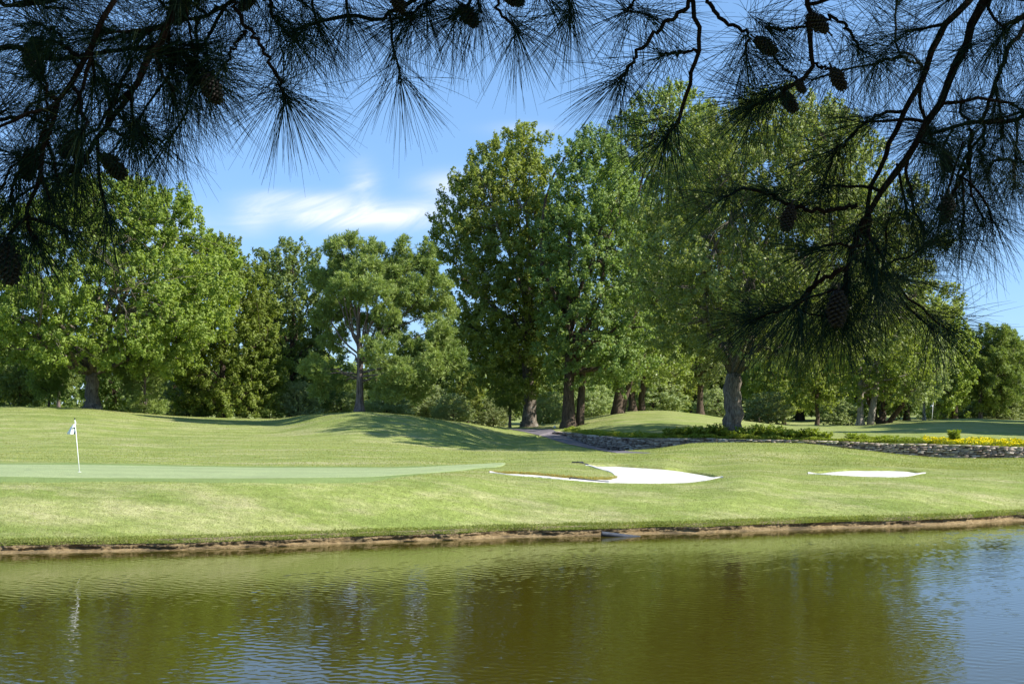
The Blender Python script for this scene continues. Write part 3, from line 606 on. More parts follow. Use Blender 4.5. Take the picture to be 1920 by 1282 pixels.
for a in [
 (PB, -40, 128, 560, 220, 'dark tree filling the left edge behind the broad forked tree'),
 (PB, 35, 122, 640, 110, 'low dark tree at the left edge under the broad tree'),
 (PC, 110, 120, 600, 120, 'pale pine seen under the left limb of the forked tree'),
 (PA, 92, 110, 655, 80, 'small tree with double trunk on the left hill, left of forked trunk'),
 (PB, 215, 128, 600, 150, 'dark tree behind the small soft pine on the left'),
 (PD, 350, 116, 690, 90, 'bush tucked between the small soft pine and rounded tree'),
 (PB, 330, 136, 560, 190, 'dark tree hidden behind the left side of the rounded tree'),
 (PB, 500, 140, 560, 190, 'dark tree behind the dip between rounded tree and dark oak'),
 (PD, 560, 112, 715, 70, 'bush at the foot of the dark oak left of the pine'),
 (PA, 600, 126, 660, 90, 'mid-green small tree just left of the pine trunk'),
 (PD, 640, 122, 700, 90, 'pale bush immediately left of the pine trunk base'),
 (PB, 705, 130, 680, 100, 'dark low tree behind the pine trunk'),
 (PD, 725, 112, 730, 80, 'bush directly right of the pine trunk base'),
 (PB, 785, 138, 640, 120, 'dark tree under the right boughs of the mound pine'),
 (PD, 800, 128, 722, 90, 'pale bush under the pine right bough tip'),
 (PD, 850, 122, 738, 70, 'rounded pale bush between pine and tallest oak'),
 (PB, 870, 140, 600, 150, 'dark tree behind the lower left of the tallest oak'),
 (PA, 877, 128, 690, 70, 'small tree with slim brown trunk left of the tallest oak'),
 (PC, 956, 124, 640, 90, 'thin-trunked young pine just left of the tallest oak trunk'),
 (PD, 925, 130, 745, 70, 'low pale bush beside the tallest oak trunk'),
 (PB, 1000, 142, 600, 150, 'dark tree directly behind the tallest oak trunk'),
 (PD, 1030, 124, 735, 60, 'pale bush between the tallest oak trunk and twin dark trunks'),
 (PB, 1095, 146, 620, 150, 'dark tree behind the twin-trunk shaded oak'),
 (PD, 1110, 138, 722, 90, 'grey-green bush between twin dark trunks and forked trunk'),
 (PD, 1225, 150, 700, 110, 'grey-green bush behind the top of the rounded mound'),
 (PB, 1200, 165, 610, 170, 'dark distant tree behind the rounded mound top'),
 (PA, 1265, 152, 640, 110, 'mid-green distant tree left of the slim straight trunk'),
 (PB, 1300, 172, 520, 190, 'dark distant tree behind the slim straight trunk'),
 (PD, 1345, 140, 728, 80, 'pale bush just left of the huge oak trunk'),
 (PC, 1420, 158, 620, 120, 'blue-green pine just right of the huge oak trunk'),
 (PB, 1395, 175, 490, 210, 'dark distant tree behind the huge oak trunk'),
 (PD, 1440, 146, 735, 80, 'pale bush right of the huge oak trunk'),
 (PA, 1470, 152, 640, 120, 'pale green tree halfway between huge oak and pale double trunk'),
 (PA, 1532, 142, 600, 130, 'tree with dark short trunk left of the pale double trunk'),
 (PB, 1500, 176, 485, 220, 'dark distant tree behind the dark short trunk'),
 (PD, 1575, 150, 745, 70, 'low pale bush left of the pale double trunk'),
 (PB, 1600, 172, 490, 210, 'dark distant tree behind the pale double trunk'),
 (PB, 1700, 172, 540, 170, 'dark distant tree behind the far flag'),
 (PC, 1775, 178, 660, 120, 'distant pine low behind the bushy tree'),
 (PB, 1800, 186, 640, 160, 'dark distant tree behind the slim bare pine trunk'),
 (PC, 1895, 165, 622, 90, 'pine at the right edge of the photo, lit top'),
 (PA, 1925, 158, 640, 110, 'mid-green tree cut by the right edge'),
 (PB, 1900, 185, 640, 170, 'dark distant tree behind the right edge pines'),
 (PD, 1870, 156, 735, 100, 'low yellow-green bush on the far mound at the right'),
 (PD, 1780, 158, 748, 90, 'low bush right of the far flag behind the mound'),
]: put(*a)
rng = np.random.RandomState(77); Mz = []
for u in np.arange(-500, 2400, 16):
    Yd = rng.uniform(195, 235); x = (u-960)*Yd/F; tz = zrow(700-25*vnoise(u/140, 0.3, 1)-rng.uniform(0, 26), Yd)
    zz_ = 2.
    while zz_ < tz: Mz.append((x+rng.uniform(-1, 1), Yd+rng.uniform(-2, 2), zz_, 2.1)); zz_ += 2.1
V, Q, _ = leafage(np.array(Mz), np.array([0, 300., 0]), rng, 2.6, 20, .55, .38, rcl=.7)
tag(mesh('distant_woods', V, Q, M['leaf_drk']), kind='stuff')
# ------------------------------------------------------------------ planting behind the wall
def ring(u0, u1, n, d0, d1, rng):
    u = rng.uniform(u0, u1, n); f = feats(u)[0][:, 7]; y = f+d0+(d1-d0)*rng.rand(n); x = (u-960)*y/F; return x, y, H(x, y)
def bed(name, u0, u1, n, d0, d1, h, m, seed, L=.09, Wd=.05, hv=.5, fl=None):
    rng = np.random.RandomState(seed); x, y, z = ring(u0, u1, n, d0, d1, rng)
    hh = h*(.55+hv*vnoise(x/.7, y/.7, 2)); P = np.stack([x, y, z+np.maximum(.03, hh*rng.rand(n)**.5)], -1)
    N = nrm(rng.normal(size=(n, 3))*.7+np.array([0, -.2, 1])); V, Q = kites(P, N, L*rng.uniform(.6, 1.3, n), Wd*rng.uniform(.6, 1.3, n), rng)
    return mesh(name, V, Q, m)
M['flower'] = leaf_mat('flower_yellow', (.66, .56, .03), (.72, .62, .05), (.6, .62, .08), .25, .6, 2)
tag(bed('ground_cover', 1058, 1750, 42000, .3, 2.8, .34, M['shrub'], 51), kind='stuff')
tag(bed('flower_foliage', 1725, 2250, 30000, .3, 4.5, .36, M['shrub'], 52), kind='stuff')
tag(bed('yellow_flowers', 1730, 2250, 11000, .3, 4.4, .44, M['flower'], 53, .10, .09, .35), kind='stuff')
tag(bed('yellow_flowers', 1075, 1230, 900, .4, 2.6, .30, M['flower'], 54, .06, .05), kind='stuff')
def shrub(u, d, h, w, seed, label):
    rng = np.random.RandomState(seed); y = feats(np.array([u]))[0][0, 7]+d; x = (u-960)*y/F; z = H1(x, y)
    e = empty('shrub', (x, y, z-.02), label=label, cat='shrub', group='leafy shrubs along the stone wall')
    w *= 1.4; h *= .92
    ns = 46; mb = MB(); P = []; N = []; T = []
    for i in range(ns):
        a = rng.uniform(0, 6.28); r = w*.5*rng.rand()**.5; tip = np.array([math.cos(a)*r, math.sin(a)*r, h*rng.uniform(.55, 1.1)])
        q = bend((tip[0]*.3, tip[1]*.3, 0), tip, rng, .08, 5); mb.tube(q, np.linspace(.008, .003, 5), 4)
        m_ = 26; t = rng.uniform(.25, 1.05, m_); c = q[0]*(1-t[:, None])+tip*t[:, None]; dd = rng.normal(size=(m_, 3)); dd[:, 2] = abs(dd[:, 2])*.6+.3; dd = nrm(dd)
        P.append(c+dd*.07); T.append(dd); N.append(nrm(np.cross(dd, rng.normal(size=(m_, 3)))+np.array([0, 0, .6])))
    P, N, T = map(np.vstack, (P, N, T)); V, Q = kites(P, N, .17*rng.uniform(.7, 1.3, len(P)), .065, rng, T)
    mesh('foliage', V, Q, M['shrub'], e); mb.build('stem', M['bark_drk'], e)
for k, (u, d, h, w, lab) in enumerate([
  (1262, 1.2, .5, .9, 'leafy shrub at the left start of the planting, where shade ends'), (1290, 1.6, .62, 1., 'leafy shrub second from the left in the wall planting'),
  (1318, 1.3, .68, 1., 'tall leafy shrub left of the huge oak trunk, third from left'), (1344, 1.8, .74, 1., 'tallest leafy shrub immediately left of the huge oak trunk'),
  (1372, 1.2, .42, 1., 'low shrub in front of the huge oak trunk base'), (1402, 1.7, .62, 1., 'leafy shrub immediately right of the huge oak trunk'),
  (1428, 1.9, .74, .9, 'upright dark shrub second to the right of the huge oak'), (1455, 1.5, .70, 1., 'upright shrub third to the right of the huge oak'),
  (1486, 1.4, .55, 1., 'bright leafy shrub fourth to the right of the huge oak'), (1516, 1.6, .64, 1., 'bushy shrub fifth to the right of the huge oak'),
  (1543, 1.3, .5, .8, 'last tall leafy shrub before the planting turns low'), (1605, 1.4, .42, .9, 'lone low shrub midway between the tall shrubs and yellow flowers'),
  (1665, 1.3, .34, .9, 'lowest shrub just left of the yellow flowers'), (1790, 2., .72, .5, 'green shoot rising above the yellow flowers')]):
    shrub(u, d, h, w, 70+k, lab)
# ------------------------------------------------------------------ flags, rakes, small things
M['white'] = simple('white_paint', (.85, .85, .84), .35, (.78, .78, .78)); M['cloth_w'] = simple('flag_white_cloth', (.85, .86, .86), .8)
M['cloth_g'] = simple('flag_green_cloth', (.02, .10, .05), .8, (.015, .07, .04)); M['darkbar'] = simple('dark_metal', (.03, .035, .045), .45, (.06, .065, .08)); M['black'] = simple('black_plastic', (.02, .02, .025), .5)
def flagstick(px0, py0, px1, py1, Y, label, s):
    a = W(px0, py0, Y); a[2] = H1(a[0], Y)+.02; b_ = W(px1, py1, Y); e = empty('golf_flag', a, label=label, cat='golf flag')
    d = b_-a; mb = MB(); mb.tube([-d*.01, d*.35, d*.97], [.013*s, .011*s, .009*s], 8); mb.build('pole', M['white'], e, True)
    mb = MB(); mb.tube([d*.965, d*1.0], [.014*s, .012*s], 8); mb.build('finial', M['black'], e)
    n, k = 22, 14; t = np.linspace(0, 1, n)[:, None]; q = np.linspace(0, 1, k)[None]       # limp cloth: hangs in folds from its top corner
    X = q*(.14+.19*t)*np.cos(q*2.2+t*1.4)+.05*np.sin(q*7+t*3)*t; Yv = .12*np.sin(q*6.+t*2)*(.4+t)*q+.0*t; Zv = -.46*t-q*(.16*(1-t))+0*q
    for nm, m_, lo, hi in (('flag_cloth', 'cloth_w', 0, k-1), ):
        V = np.stack([X, Yv, Zv], -1)+d*.955
        o = mesh(nm, V.reshape(-1, 3), grid_faces(n, k), M[m_], e, True)
        o.data.materials.append(M['cloth_g'])
        ids = np.zeros((n-1, k-1), int); ids[:, :2] = 1; ids[9:12, 3:8] = 1
        o.data.polygons.foreach_set('material_index', ids.ravel().astype(np.int32))
    mb = MB(); th = np.linspace(0, 2*np.pi, 17); mb.tube(np.stack([.054*np.cos(th), .054*np.sin(th), th*0+.01], -1), .006, 5, False); mb.build('cup_rim', M['white'], e)
flagstick(149, 886, 140, 783, hit(149, 886)[0], 'white flagstick with limp white and dark green flag on the near green', 1.25)
flagstick(1747, 786, 1750, 752, 146, 'distant flagstick with green and white flag on the far shaded mound', 2.2)
def rake(px0, py0, px1, py1, label, lift, head_at_start=True):
    ya, yb = hit(px0, py0)[0], hit(px1, py1)[0]; a = np.array([(px0-960)*ya/F, ya, 0]); b_ = np.array([(px1-960)*yb/F, yb, 0])
    a[2] = H1(a[0], a[1])+lift; b_[2] = H1(b_[0], b_[1])+.05; e = empty('bunker_rake', a, label=label, cat='rake'); d = b_-a
    mb = MB(); mb.tube([[0, 0, 0.02], d*.5, d], [.022, .02, .02], 8); mb.build('handle', M['darkbar'], e, True)
    mb = MB(); pn = nrm(np.array([-d[1], d[0], 0])); w = .25
    mb.tube([-pn*w, pn*w], .026, 6)
    for i in range(9): c = pn*w*(i/4-1); mb.tube([c, c+np.array([0, 0, -.09])], .008, 5)
    mb.build('head', M['black'], e)
rake(1069, 897.5, 1142, 903.5, 'dark bunker rake with head on the grass at the lower lip of the bunker', .10)
rake(1083, 868.8, 1103, 872.5, 'dark bunker rake lying at the upper left tip of the large bunker', .06)
# dark pipe stub slipping into the water
ya = F*CAM/(1004.5-YH)-.15; a = np.array([(1128-960)*ya/F, ya, .085]); b_ = np.array([(1200-960)*(ya+.05)/F, ya+.05, -.06]); e = empty('drain_pipe', a, label='dark pipe end half sunk in the water at the muddy bank', cat='pipe')
mb = MB(); t = np.linspace(0, 1, 40)[:, None]; P = (b_-a)*t; mb.tube(P, .075+.006*(np.arange(40) % 2), 14); mb.build('pipe_body', M['darkbar'], e, True)
mb = MB(); d = nrm(b_-a); th = np.linspace(0, 2*np.pi, 20); u1 = nrm(np.cross(d, [0, 0, 1])); u2 = np.cross(d, u1); mb.tube([u1*.08*math.cos(q)+u2*.08*math.sin(q) for q in th], .012, 6, False); mb.build('pipe_rim', M['black'], e)
yw = 104; xw = (1040-960)*yw/F; e = empty('tee_marker', (xw, yw, H1(xw, yw)), label='tiny white marker on the grass where the path meets the mound', cat='marker')
mb = MB(); th = np.linspace(0, np.pi, 9); mb.tube(np.stack([th*0, th*0, .12-.1*np.cos(th)], -1), .1*np.sin(th)+1e-4, 12); mb.build('marker_ball', M['white'], e, True)
mb = MB(); mb.tube([[0, 0, -.1], [0, 0, .03]], .03, 8); mb.build('peg', M['black'], e)
# ------------------------------------------------------------------ the overhanging pines near the camera
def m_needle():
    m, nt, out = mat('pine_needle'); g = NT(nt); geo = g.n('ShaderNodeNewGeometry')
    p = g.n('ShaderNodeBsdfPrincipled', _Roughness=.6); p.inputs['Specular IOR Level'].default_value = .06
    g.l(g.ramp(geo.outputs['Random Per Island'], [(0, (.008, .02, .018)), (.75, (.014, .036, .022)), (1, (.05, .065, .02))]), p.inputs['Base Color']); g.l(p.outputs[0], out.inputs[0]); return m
M['needle'] = m_needle(); M['cone'] = simple('cone_scales', (.009, .006, .005), .7, (.022, .013, .010), 60)
def needles(tufts, rng, rad=.0007):
    """tufts: (centre, direction, count, length, spread)"""
    B = []; D = []; LL = []
    for c, d, n, L, sp in tufts:
        d = nrm(np.asarray(d, float)); e = nrm(rng.normal(size=(n, 3))); dd = nrm(d[None]*(1.)+e*sp)
        B.append(np.asarray(c)[None]-d[None]*(rng.rand(n)**1.5*.09)[:, None]+dd*.006); D.append(dd); LL.append(L*rng.uniform(.78, 1.18, n))
    B = np.vstack(B); D = np.vstack(D); LL = np.concatenate(LL)[:, None]; n = len(B)
    bend_ = rng.normal(size=(n, 3))*.06+np.array([0, 0, -.13]); ts = [0, .35, .7, 1.]; rs = [1, 1, .9, .35]
    s = nrm(np.cross(D, rng.normal(size=(n, 3)))); b = np.cross(D, s); V = []
    for t, r in zip(ts, rs):
        c = B+D*LL*t+bend_*LL*t*t
        for k in range(3):
            a = 2*np.pi*k/3; V.append(c+(s*math.cos(a)+b*math.sin(a))*rad*r)
    V = np.stack(V, 1).reshape(-1, 3); base = np.arange(n)[:, None]*12; Q = []
    for i in range(3):
        for k in range(3): Q.append(base+np.array([i*3+k, i*3+(k+1) % 3, i*3+3+(k+1) % 3, i*3+3+k]))
    return V, np.vstack(Q)
def cone_mesh():
    mb = MB(); rng = np.random.RandomState(8); Lc, Rc = .085, .024
    t = np.linspace(0, 1, 9); mb.tube(np.stack([0*t, 0*t, -t*Lc], -1), Rc*.62*np.sin(np.pi*(.12+.8*t))+.002, 8)
    n = 96
    for i in range(n):
        q = (i+.5)/n; a = i*2.39996; r = Rc*(math.sin(math.pi*(.10+.80*q)))**.7; c = np.array([math.cos(a), math.sin(a), 0]); z = -q*Lc; r *= rng.uniform(.9, 1.15)
        tn = np.array([-math.sin(a), math.cos(a), 0]); w = .0075*(.6+.6*math.sin(math.pi*q)); up = np.array([0, 0, -1])
        p0 = c*r*.5+np.array([0, 0, z]); tip = c*(r*1.32)+np.array([0, 0, z-.004]); mid = c*r*.95+np.array([0, 0, z])
        th = np.array([0, 0, .0022])
        v = [p0-tn*w*.4, p0+tn*w*.4, mid+tn*w, tip+tn*w*.35, tip-tn*w*.35, mid-tn*w]
        V = np.array([x+th for x in v]+[x-th for x in v]); 
        mb.add(V, [[0, 1, 2, 5], [5, 2, 3, 4], [7, 6, 11, 8], [8, 11, 10, 9], [2, 1, 7, 8], [3, 2, 8, 9], [4, 3, 9, 10], [5, 4, 10, 11], [0, 5, 11, 6]])
    mb.tube([[0, 0, .02], [0, 0, -.005]], .004, 5)
    return mb
def dense(Pw, n=24):
    Pw = np.asarray(Pw, float); s = np.concatenate([[0], np.cumsum(np.linalg.norm(np.diff(Pw, axis=0), axis=1))]); q = np.linspace(0, s[-1], n)
    return np.stack([pchip(s, Pw[:, k], q) for k in range(3)], -1), s[-1]
def pine(side, trunk_xy, label, boughs, cones, canopy, seed):
    rng = np.random.RandomState(seed); x, y = trunk_xy; zb = 2.35; e = empty('pine_tree', (x, y, zb), label=label, cat='pine tree'); O = np.array([x, y, zb])
    t = np.linspace(0, 1, 12); P = np.stack([.25*np.sin(t*2), .2*np.sin(t*3), -.3+t*15], -1); mb = MB(); mb.tube(P, .24*(1-.75*t)+.03, 16); mb.build('trunk', M['bark_pine'], e, True)
    for bo in boughs:
        mb = MB(); tf = []
        for (pts, dep, r0, r1, den, tl) in bo['br']:
            Pw = np.array([W(a, b, dep if np.isscalar(dep) else dep[i])-O for i, (a, b) in enumerate(pts)]); P, L = dense(Pw, 28)
            P[1:-1] += rng.normal(size=(26, 3))*.004; f = np.linspace(0, 1, 28)
            mb.tube(P, r0*(1-f)+r1*f, 8)
            if tl: 
                d = nrm(P[-1]-P[-4]); tf.append((P[-1], d+np.array([0, 0, -.12]), int(tl[0]*1.35), tl[1]*1.02, tl[2]*1.6))
            n = rng.poisson(den*L*((.70 if side == 'left' else .72))) if den else 0
            for _ in range(n):
                i = rng.randint(6, 27); tgt = nrm(P[min(i+2, 27)]-P[i-2]); s = nrm(rng.normal(size=3)+tgt*.7+np.array([0, 0, -.15])); ln = rng.uniform(.07, .26)
                q = bend(P[i], P[i]+s*ln, rng, .12, 6); mb.tube(q, np.linspace(min(.006, r0*.6), .0035, 6), 6)
                tf.append((q[-1], nrm(q[-1]-q[-3])+np.array([0, 0, -.15]), rng.randint(75, 120), rng.uniform(.17, .22), 1.05))
        for (a, b, dep, ddir, n, L, sp) in bo.get('tf', []):
            c = W(a, b, dep)-O; d = nrm(np.array(ddir, float)); back = c-d*.16; q = bend(back, c, rng, .08, 5); mb.tube(q, [.0045]*5, 6); tf.append((c, d, n, L, sp))
        b = mb.build('bough', M['twig'], e, True); V, Q = needles(tf, rng); mesh('needles', V, Q, M['needle'], b)
    for (a, b, dep, sc, rx, rz) in cones:
        o = bpy.data.objects.new('pine_cone', CONE); C.objects.link(o); o.parent = e; o.location = W(a, b, dep)-O; o.scale = (sc*.72, sc*.72, sc*.86); o.rotation_euler = (0, rx, rz)
    # the rest of the crown, above and beside the frame: it keeps the low boughs in shade
    tf = []; mb = MB()
    for (lo, hi, n) in canopy:
        for _ in range(n):
            c = rng.uniform(lo, hi)
            X_, Y_, Z_ = c; 
            if Y_ > .3 and abs(X_)-.30 < .36*Y_*1.06 and -Y_ < Z_-CAM-.30 < .283*Y_*1.06: continue
            tf.append((c-O, nrm(rng.normal(size=3)+np.array([0, 0, .2])), 55, .22, 1.1))
    for i in range(0, len(tf), 14):
        c = tf[i][0]; zt = np.clip(c[2]-.3, 4.6, 12); q = bend((0, 0, zt), c, rng, .03, 10); w_ = q+O
        if np.any((np.abs(w_[:, 0]) < .42*w_[:, 1]+.2) & (w_[:, 2]-CAM < .30*w_[:, 1]+.25)): continue
        mb.tube(q, np.linspace(.045, .008, 10), 6)
    mb.build('bough', M['twig'], e, True); V, Q = needles(tf, rng, .0034); mesh('crown', V, Q, M['needle'], e)
    return e
_cm = cone_mesh().build('pine_cone', M['cone'], None, False); CONE = _cm.data; bpy.data.objects.remove(_cm)
T = (115, .22, .95)
right = [
 dict(br=[([(2050, -420), (1930, -150), (1849, 0), (1814, 65), (1794, 125), (1754, 200), (1714, 270), (1664, 344), (1629, 399), (1609, 449), (1594, 504), (1586, 549)], 4.2, .020, .006, 9, (130, .19, .8)),
          ([(1586, 500), (1539, 524), (1479, 574), (1412, 599)], 4.15, .008, .005, 7, (150, .20, .8)), ([(1605, 385), (1554, 394), (1499, 389), (1439, 364)], 4.2, .007, .005, 7, (120, .18, .8)),
          ([(1590, 530), (1570, 560), (1560, 600)], 4.2, .006, .005, 16, (110, .19, .7)), ([(1600, 480), (1650, 510), (1690, 520)], 4.3, .006, .004, 12, T)],
      tf=[(1585, 640-40, 4.2, (0, 0, -1), 120, .2, .8), (1500, 600, 4.3, (-.4, 0, -1), 100, .19, .7), (1520, 470, 4.1, (-.9, 0, -.1), 100, .2, .7), (1660, 560, 4.4, (.5, 0, -1), 90, .19, .8)]),
 dict(br=[([(1960, -300), (1870, -90), (1819, 0), (1769, 60), (1739, 125), (1709, 190), (1674, 250), (1654, 309), (1629, 364), (1619, 439)], 4.35, .015, .006, 11, (110, .19, .8)),
          ([(1700, 205), (1650, 215), (1600, 250), (1560, 290)], 4.4, .006, .004, 9, T), ([(1740, 130), (1690, 110), (1640, 120)], 4.5, .006, .004, 12, T)]),
 dict(br=[([(2150, 120), (2020, 180), (1920, 220), (1799, 235), (1729, 255)], 4.6, .011, .005, 12, T), ([(1819, 240), (1819, 290), (1789, 359), (1769, 410)], 4.5, .007, .005, 12, (150, .19, .9)),
          ([(1940, 20), (1880, 120), (1850, 200), (1840, 300)], 4.7, .009, .005, 15, T), ([(2050, 250), (1930, 300), (1870, 300), (1850, 330)], 4.8, .008, .005, 12, T),
          ([(2080, -60), (1980, 0), (1900, 40), (1860, 90)], 4.4, .009, .005, 15, T)],
      tf=[(1880, 250, 4.7, (.2, 0, -1), 110, .2, .8), (1905, 310, 4.8, (0, 0, -1), 100, .2, .8), (1770, 330, 4.6, (-.2, 0, -1), 100, .19, .9), (1700, 400, 4.5, (.2, 0, -1), 110, .2, .8), (1735, 440, 4.6, (.4, 0, -1), 80, .18, .8)]),
 dict(br=[([(1560, -260), (1520, -120), (1514, 0), (1519, 75), (1522, 115), (1494, 160), (1459, 180), (1405, 198)], 4.0, .010, .005, 3, (140, .20, .85)),
          ([(1520, 40), (1564, 35), (1599, 70), (1619, 97)], 4.0, .005, .004, 3, T), ([(1520, 112), (1545, 128), (1560, 130)], 4.0, .004, .003, 0, None), ([(1519, 45), (1480, 55), (1440, 52)], 4.0, .004, .004, 6, (100, .18, .8)),
          ([(1500, 150), (1470, 130), (1450, 100)], 4.1, .004, .004, 5, (100, .18, .8))]),
 dict(br=[([(1420, -300), (1330, -120), (1300, 0), (1312, 75), (1300, 135), (1275, 215), (1247, 262)], 3.9, .009, .005, 1.5, (150, .20, .8)),
          ([(1300, -40), (1325, 0), (1364, 45), (1404, 65), (1400, 110)], 4.0, .007, .004, 6, (110, .19, .9)), ([(1310, -20), (1295, 5), (1225, 65), (1185, 120), (1161, 154)], 3.9, .0065, .0045, 1.5, (120, .19, .8)),
          ([(1308, 95), (1270, 100), (1240, 105)], 3.9, .004, .004, 4, (90, .18, .8)), ([(1230, -60), (1200, -10), (1170, 20)], 4.2, .004, .004, 8, (100, .19, .9))])]
rc = [(1416, 72, 4., 1., -1.0, .2), (1552, 60, 4., 1., 2.3, 0), (1560, 128, 4., .95, -.5, 0), (1466, 172, 4.1, .95, -.6, 0), (1484, 385, 4.15, 1.05, .25, 0), (1572, 545, 4.1, 1.4, .05, 0), (1778, 365, 4.4, 1.1, .1, 0), (1770, 280, 4.5, 1., -.2, 0), (1492, 150, 4., .6, -.6, 0)]
CA = [((1.2, 1.0, 4.3), (6.5, 7.5, 9.5), 950), ((-3.5, 1.5, 5.0), (2.5, 7.2, 8.8), 650)]
left = [
 dict(br=[([(470, -320), (380, -120), (332, 0), (306, 65), (280, 114), (245, 175), (210, 227), (175, 271), (140, 330)], 4.0, .017, .006, 16, T), ([(200, 240), (235, 255), (268, 258)], 4.0, .006, .004, 9, (140, .19, .8)),
          ([(290, 95), (330, 110), (380, 150)], 4.1, .006, .004, 12, T)], tf=[(250, 250, 4.1, (.5, 0, -1), 110, .19, .8), (330, 190, 4., (.5, 0, -1), 120, .19, .8), (150, 290, 4.1, (0, 0, -1), 110, .19, .8)]),
 dict(br=[([(330, -260), (250, -80), (210, 0), (183, 57), (144, 135), (105, 197), (83, 271), (65, 350), (48, 402), (10, 455)], 3.8, .010, .005, 12, (100, .19, .8)), ([(50, 400), (60, 440), (68, 452)], 3.8, .005, .004, 0, (110, .19, .7)),
          ([(90, 240), (60, 300), (30, 330)], 3.9, .005, .004, 12, T), ([(150, 130), (100, 60), (60, 40)], 4., .006, .004, 12, T)], tf=[(110, 350, 3.9, (.3, 0, -1), 80, .18, .7), (20, 380, 3.9, (-.3, 0, -1), 70, .18, .8)]),
 dict(br=[([(-220, 60), (-60, 80), (44, 94), (109, 114), (175, 100), (306, 87), (350, 105)], 4.2, .011, .005, 17, T), ([(-150, -60), (0, 10), (90, 5), (170, -30)], 4.3, .009, .005, 17, T), ([(-200, 250), (-60, 230), (40, 220), (110, 240)], 4.3, .009, .004, 17, T)]),
 dict(br=[([(640, -300), (520, -100), (437, 2), (393, 26), (332, 39), (270, 60)], 4.2, .010, .005, 14, T), ([(437, 4), (468, 57), (503, 109), (537, 186)], 3.9, .006, .0045, 1.5, (190, .20, 1.0)),
          ([(480, -60), (507, 13), (524, 48), (545, 66)], 4.1, .006, .004, 5, (140, .20, .9)), ([(460, 60), (430, 100), (420, 130)], 4., .004, .004, 9, (90, .18, .8))]),
 dict(br=[([(1000, -260), (860, -90), (760, 15), (700, 33), (647, 31), (590, 44), (548, 62)], 4.3, .009, .0055, 8, (120, .19, .9)), ([(850, -60), (800, 10), (742, 35)], 4.3, .006, .004, 7, (130, .20, .85)),
          ([(900, -60), (880, 5), (850, 30)], 4.3, .006, .004, 7, (160, .20, .85)), ([(930, -90), (932, 10), (949, 34), (971, 60)], 4.1, .005, .004, 2, (120, .19, .8)),
          ([(1090, -160), (1065, -60), (1070, 26)], 4.1, .006, .004, 2, (150, .19, .9)), ([(1000, -80), (1010, -30), (1030, -5)], 4.3, .006, .004, 5, (100, .19, .9))],
      tf=[(655, 40, 4.2, (.1, 0, -1), 120, .20, .9), (800, 20, 4.3, (.1, 0, -1), 100, .19, .8), (600, 60, 4.2, (.2, 0, -1), 110, .19, .8), (900, 20, 4.3, (0, 0, -1), 110, .19, .8)])]
lc = [(385, 140, 4., 1.2, -.45, 0), (190, 290, 4., 1.2, -.8, .3), (10, 455, 3.8, 1.5, -.15, 0), (862, 10, 4.3, 1.1, -.7, 0), (940, -10, 4.3, 1., -1.2, 0), (740, -20, 4.2, 1., -.3, 0), (75, 70, 4.2, 1.2, .5, 0), (150, 245, 4., 1.2, .6, 0), (345, -5, 4.1, 1.1, .3, 0), (480, -12, 4.1, .9, .8, 0), (60, 280, 4., 1.2, .2, 0), (50, 95, 4.1, 1., -.4, 0)]
CB = [((-6.5, 1.0, 5.2), (-.5, 7.5, 9.5), 850), ((-3.5, 1.5, 4.2), (-1.7, 4.2, 6), 160)]
pine('right', (4.6, 2.6), 'dark overhanging pine with thick limbs and cones reaching in from the upper right', right, rc, CA, 101)
pine('left', (-4.8, 3.2), 'dark overhanging pine with dense needles reaching in from the upper left', left, lc, CB, 102)
# ------------------------------------------------------------------ light, sky, camera
SUN_EL, SUN_AZ = R(39), R(105)
w = bpy.data.worlds.new('World'); bpy.context.scene.world = w; w.use_nodes = True; nt = w.node_tree; nt.nodes.clear(); g = NT(nt)
out = g.n('ShaderNodeOutputWorld'); bg = g.n('ShaderNodeBackground'); bg.inputs['Strength'].default_value = .092
sky = g.n('ShaderNodeTexSky', sky_type='NISHITA'); sky.sun_disc = False; sky.sun_elevation = SUN_EL; sky.sun_rotation = SUN_AZ; sky.air_density = .8; sky.dust_density = 0.; sky.ozone_density = 3.
tc = g.n('ShaderNodeTexCoord'); sp = g.n('ShaderNodeSeparateXYZ'); g.l(tc.outputs['Generated'], sp.inputs[0])
yy = g.math('MAXIMUM', sp.outputs[1], .05); U = g.math('DIVIDE', sp.outputs[0], yy); Vv = g.math('DIVIDE', sp.outputs[2], yy)
cm = g.n('ShaderNodeCombineXYZ'); g.l(U, cm.inputs[0]); g.l(Vv, cm.inputs[1])
m0 = g.n('ShaderNodeMapping'); m0.inputs['Rotation'].default_value = (0, 0, -.30); g.l(cm.outputs[0], m0.inputs[0])
mp = g.n('ShaderNodeMapping'); mp.inputs['Scale'].default_value = (11, 42, 1); g.l(m0.outputs[0], mp.inputs[0])
wisp = g.noise(mp.outputs[0], 1., 8, .58, 1.4)
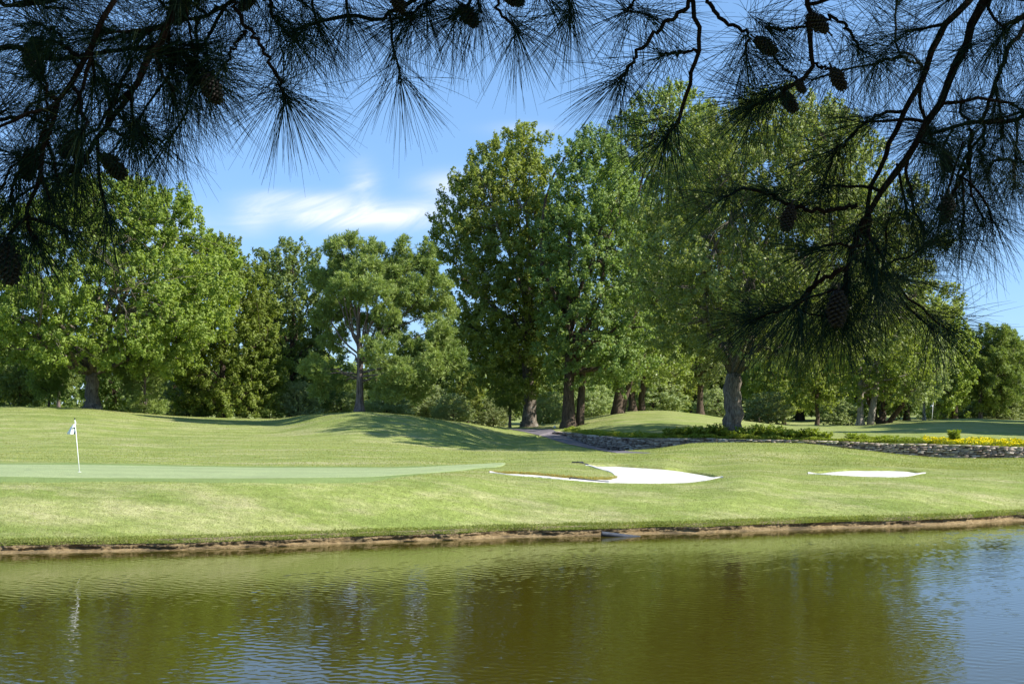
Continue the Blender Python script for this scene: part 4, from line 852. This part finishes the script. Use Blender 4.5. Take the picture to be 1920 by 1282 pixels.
def blob(px, py, rx, ry, k):
    a = g.math('DIVIDE', g.math('SUBTRACT', U, (px-960)/F), rx/F); b = g.math('DIVIDE', g.math('SUBTRACT', Vv, (YH-py)/F), ry/F)
    r2 = g.math('ADD', g.math('MULTIPLY', a, a), g.math('MULTIPLY', b, b)); return g.math('MULTIPLY', g.math('EXPONENT', g.math('MULTIPLY', r2, -1.)), k)
cl = blob(720, 405, 130, 22, 1.)
for q in ((590, 405, 80, 22, .8), (475, 405, 38, 26, .75), (520, 372, 60, 14, .5), (680, 345, 26, 34, .55), (620, 375, 60, 16, .5), (850, 345, 60, 22, .6), (980, 242, 60, 12, .3), (830, 400, 60, 28, .6), (300, 430, 150, 40, .3)): cl = g.math('ADD', cl, blob(*q))
cf = g.math('MULTIPLY', g.math('MINIMUM', cl, 1.15), g.ramp(wisp, [(.30, .28), (.58, 1.)])); cf = g.math('MINIMUM', g.math('MULTIPLY', cf, .95), .9)
sk = g.mix(.5, g.mix(1., sky.outputs[0], (.80, .88, 1.08), 'MULTIPLY'), (1.65, 3.25, 5.3))
g.l(g.mix(cf, sk, (5.8, 6.0, 6.4)), bg.inputs['Color']); g.l(bg.outputs[0], out.inputs[0])
l = bpy.data.lights.new('sun', 'SUN'); l.energy = 4.6; l.angle = R(.5); l.color = (1, .95, .86); o = bpy.data.objects.new('sun', l); C.objects.link(o)
sd = Vector((math.sin(SUN_AZ)*math.cos(SUN_EL), math.cos(SUN_AZ)*math.cos(SUN_EL), math.sin(SUN_EL))); o.rotation_euler = sd.to_track_quat('Z', 'Y').to_euler(); o.location = (20, -10, 40)
cam = bpy.data.cameras.new('camera'); co = bpy.data.objects.new('camera', cam); C.objects.link(co); co.location = (0, 0, CAM); co.rotation_euler = (R(90), 0, 0)
cam.sensor_width = 36; cam.lens = 36*F/1920; cam.shift_y = (YH-641)/1920; cam.clip_start = .1; cam.clip_end = 6000
sc = bpy.context.scene; sc.camera = co; vs = sc.view_settings; vs.view_transform = 'Standard'; vs.look = 'None'; vs.exposure = 1.05; vs.gamma = 1; vs.use_curve_mapping = False
sc.render.engine = 'CYCLES'; sc.cycles.max_bounces = 6; sc.cycles.diffuse_bounces = 3; sc.cycles.glossy_bounces = 3; sc.cycles.transmission_bounces = 3; sc.cycles.use_denoising = True
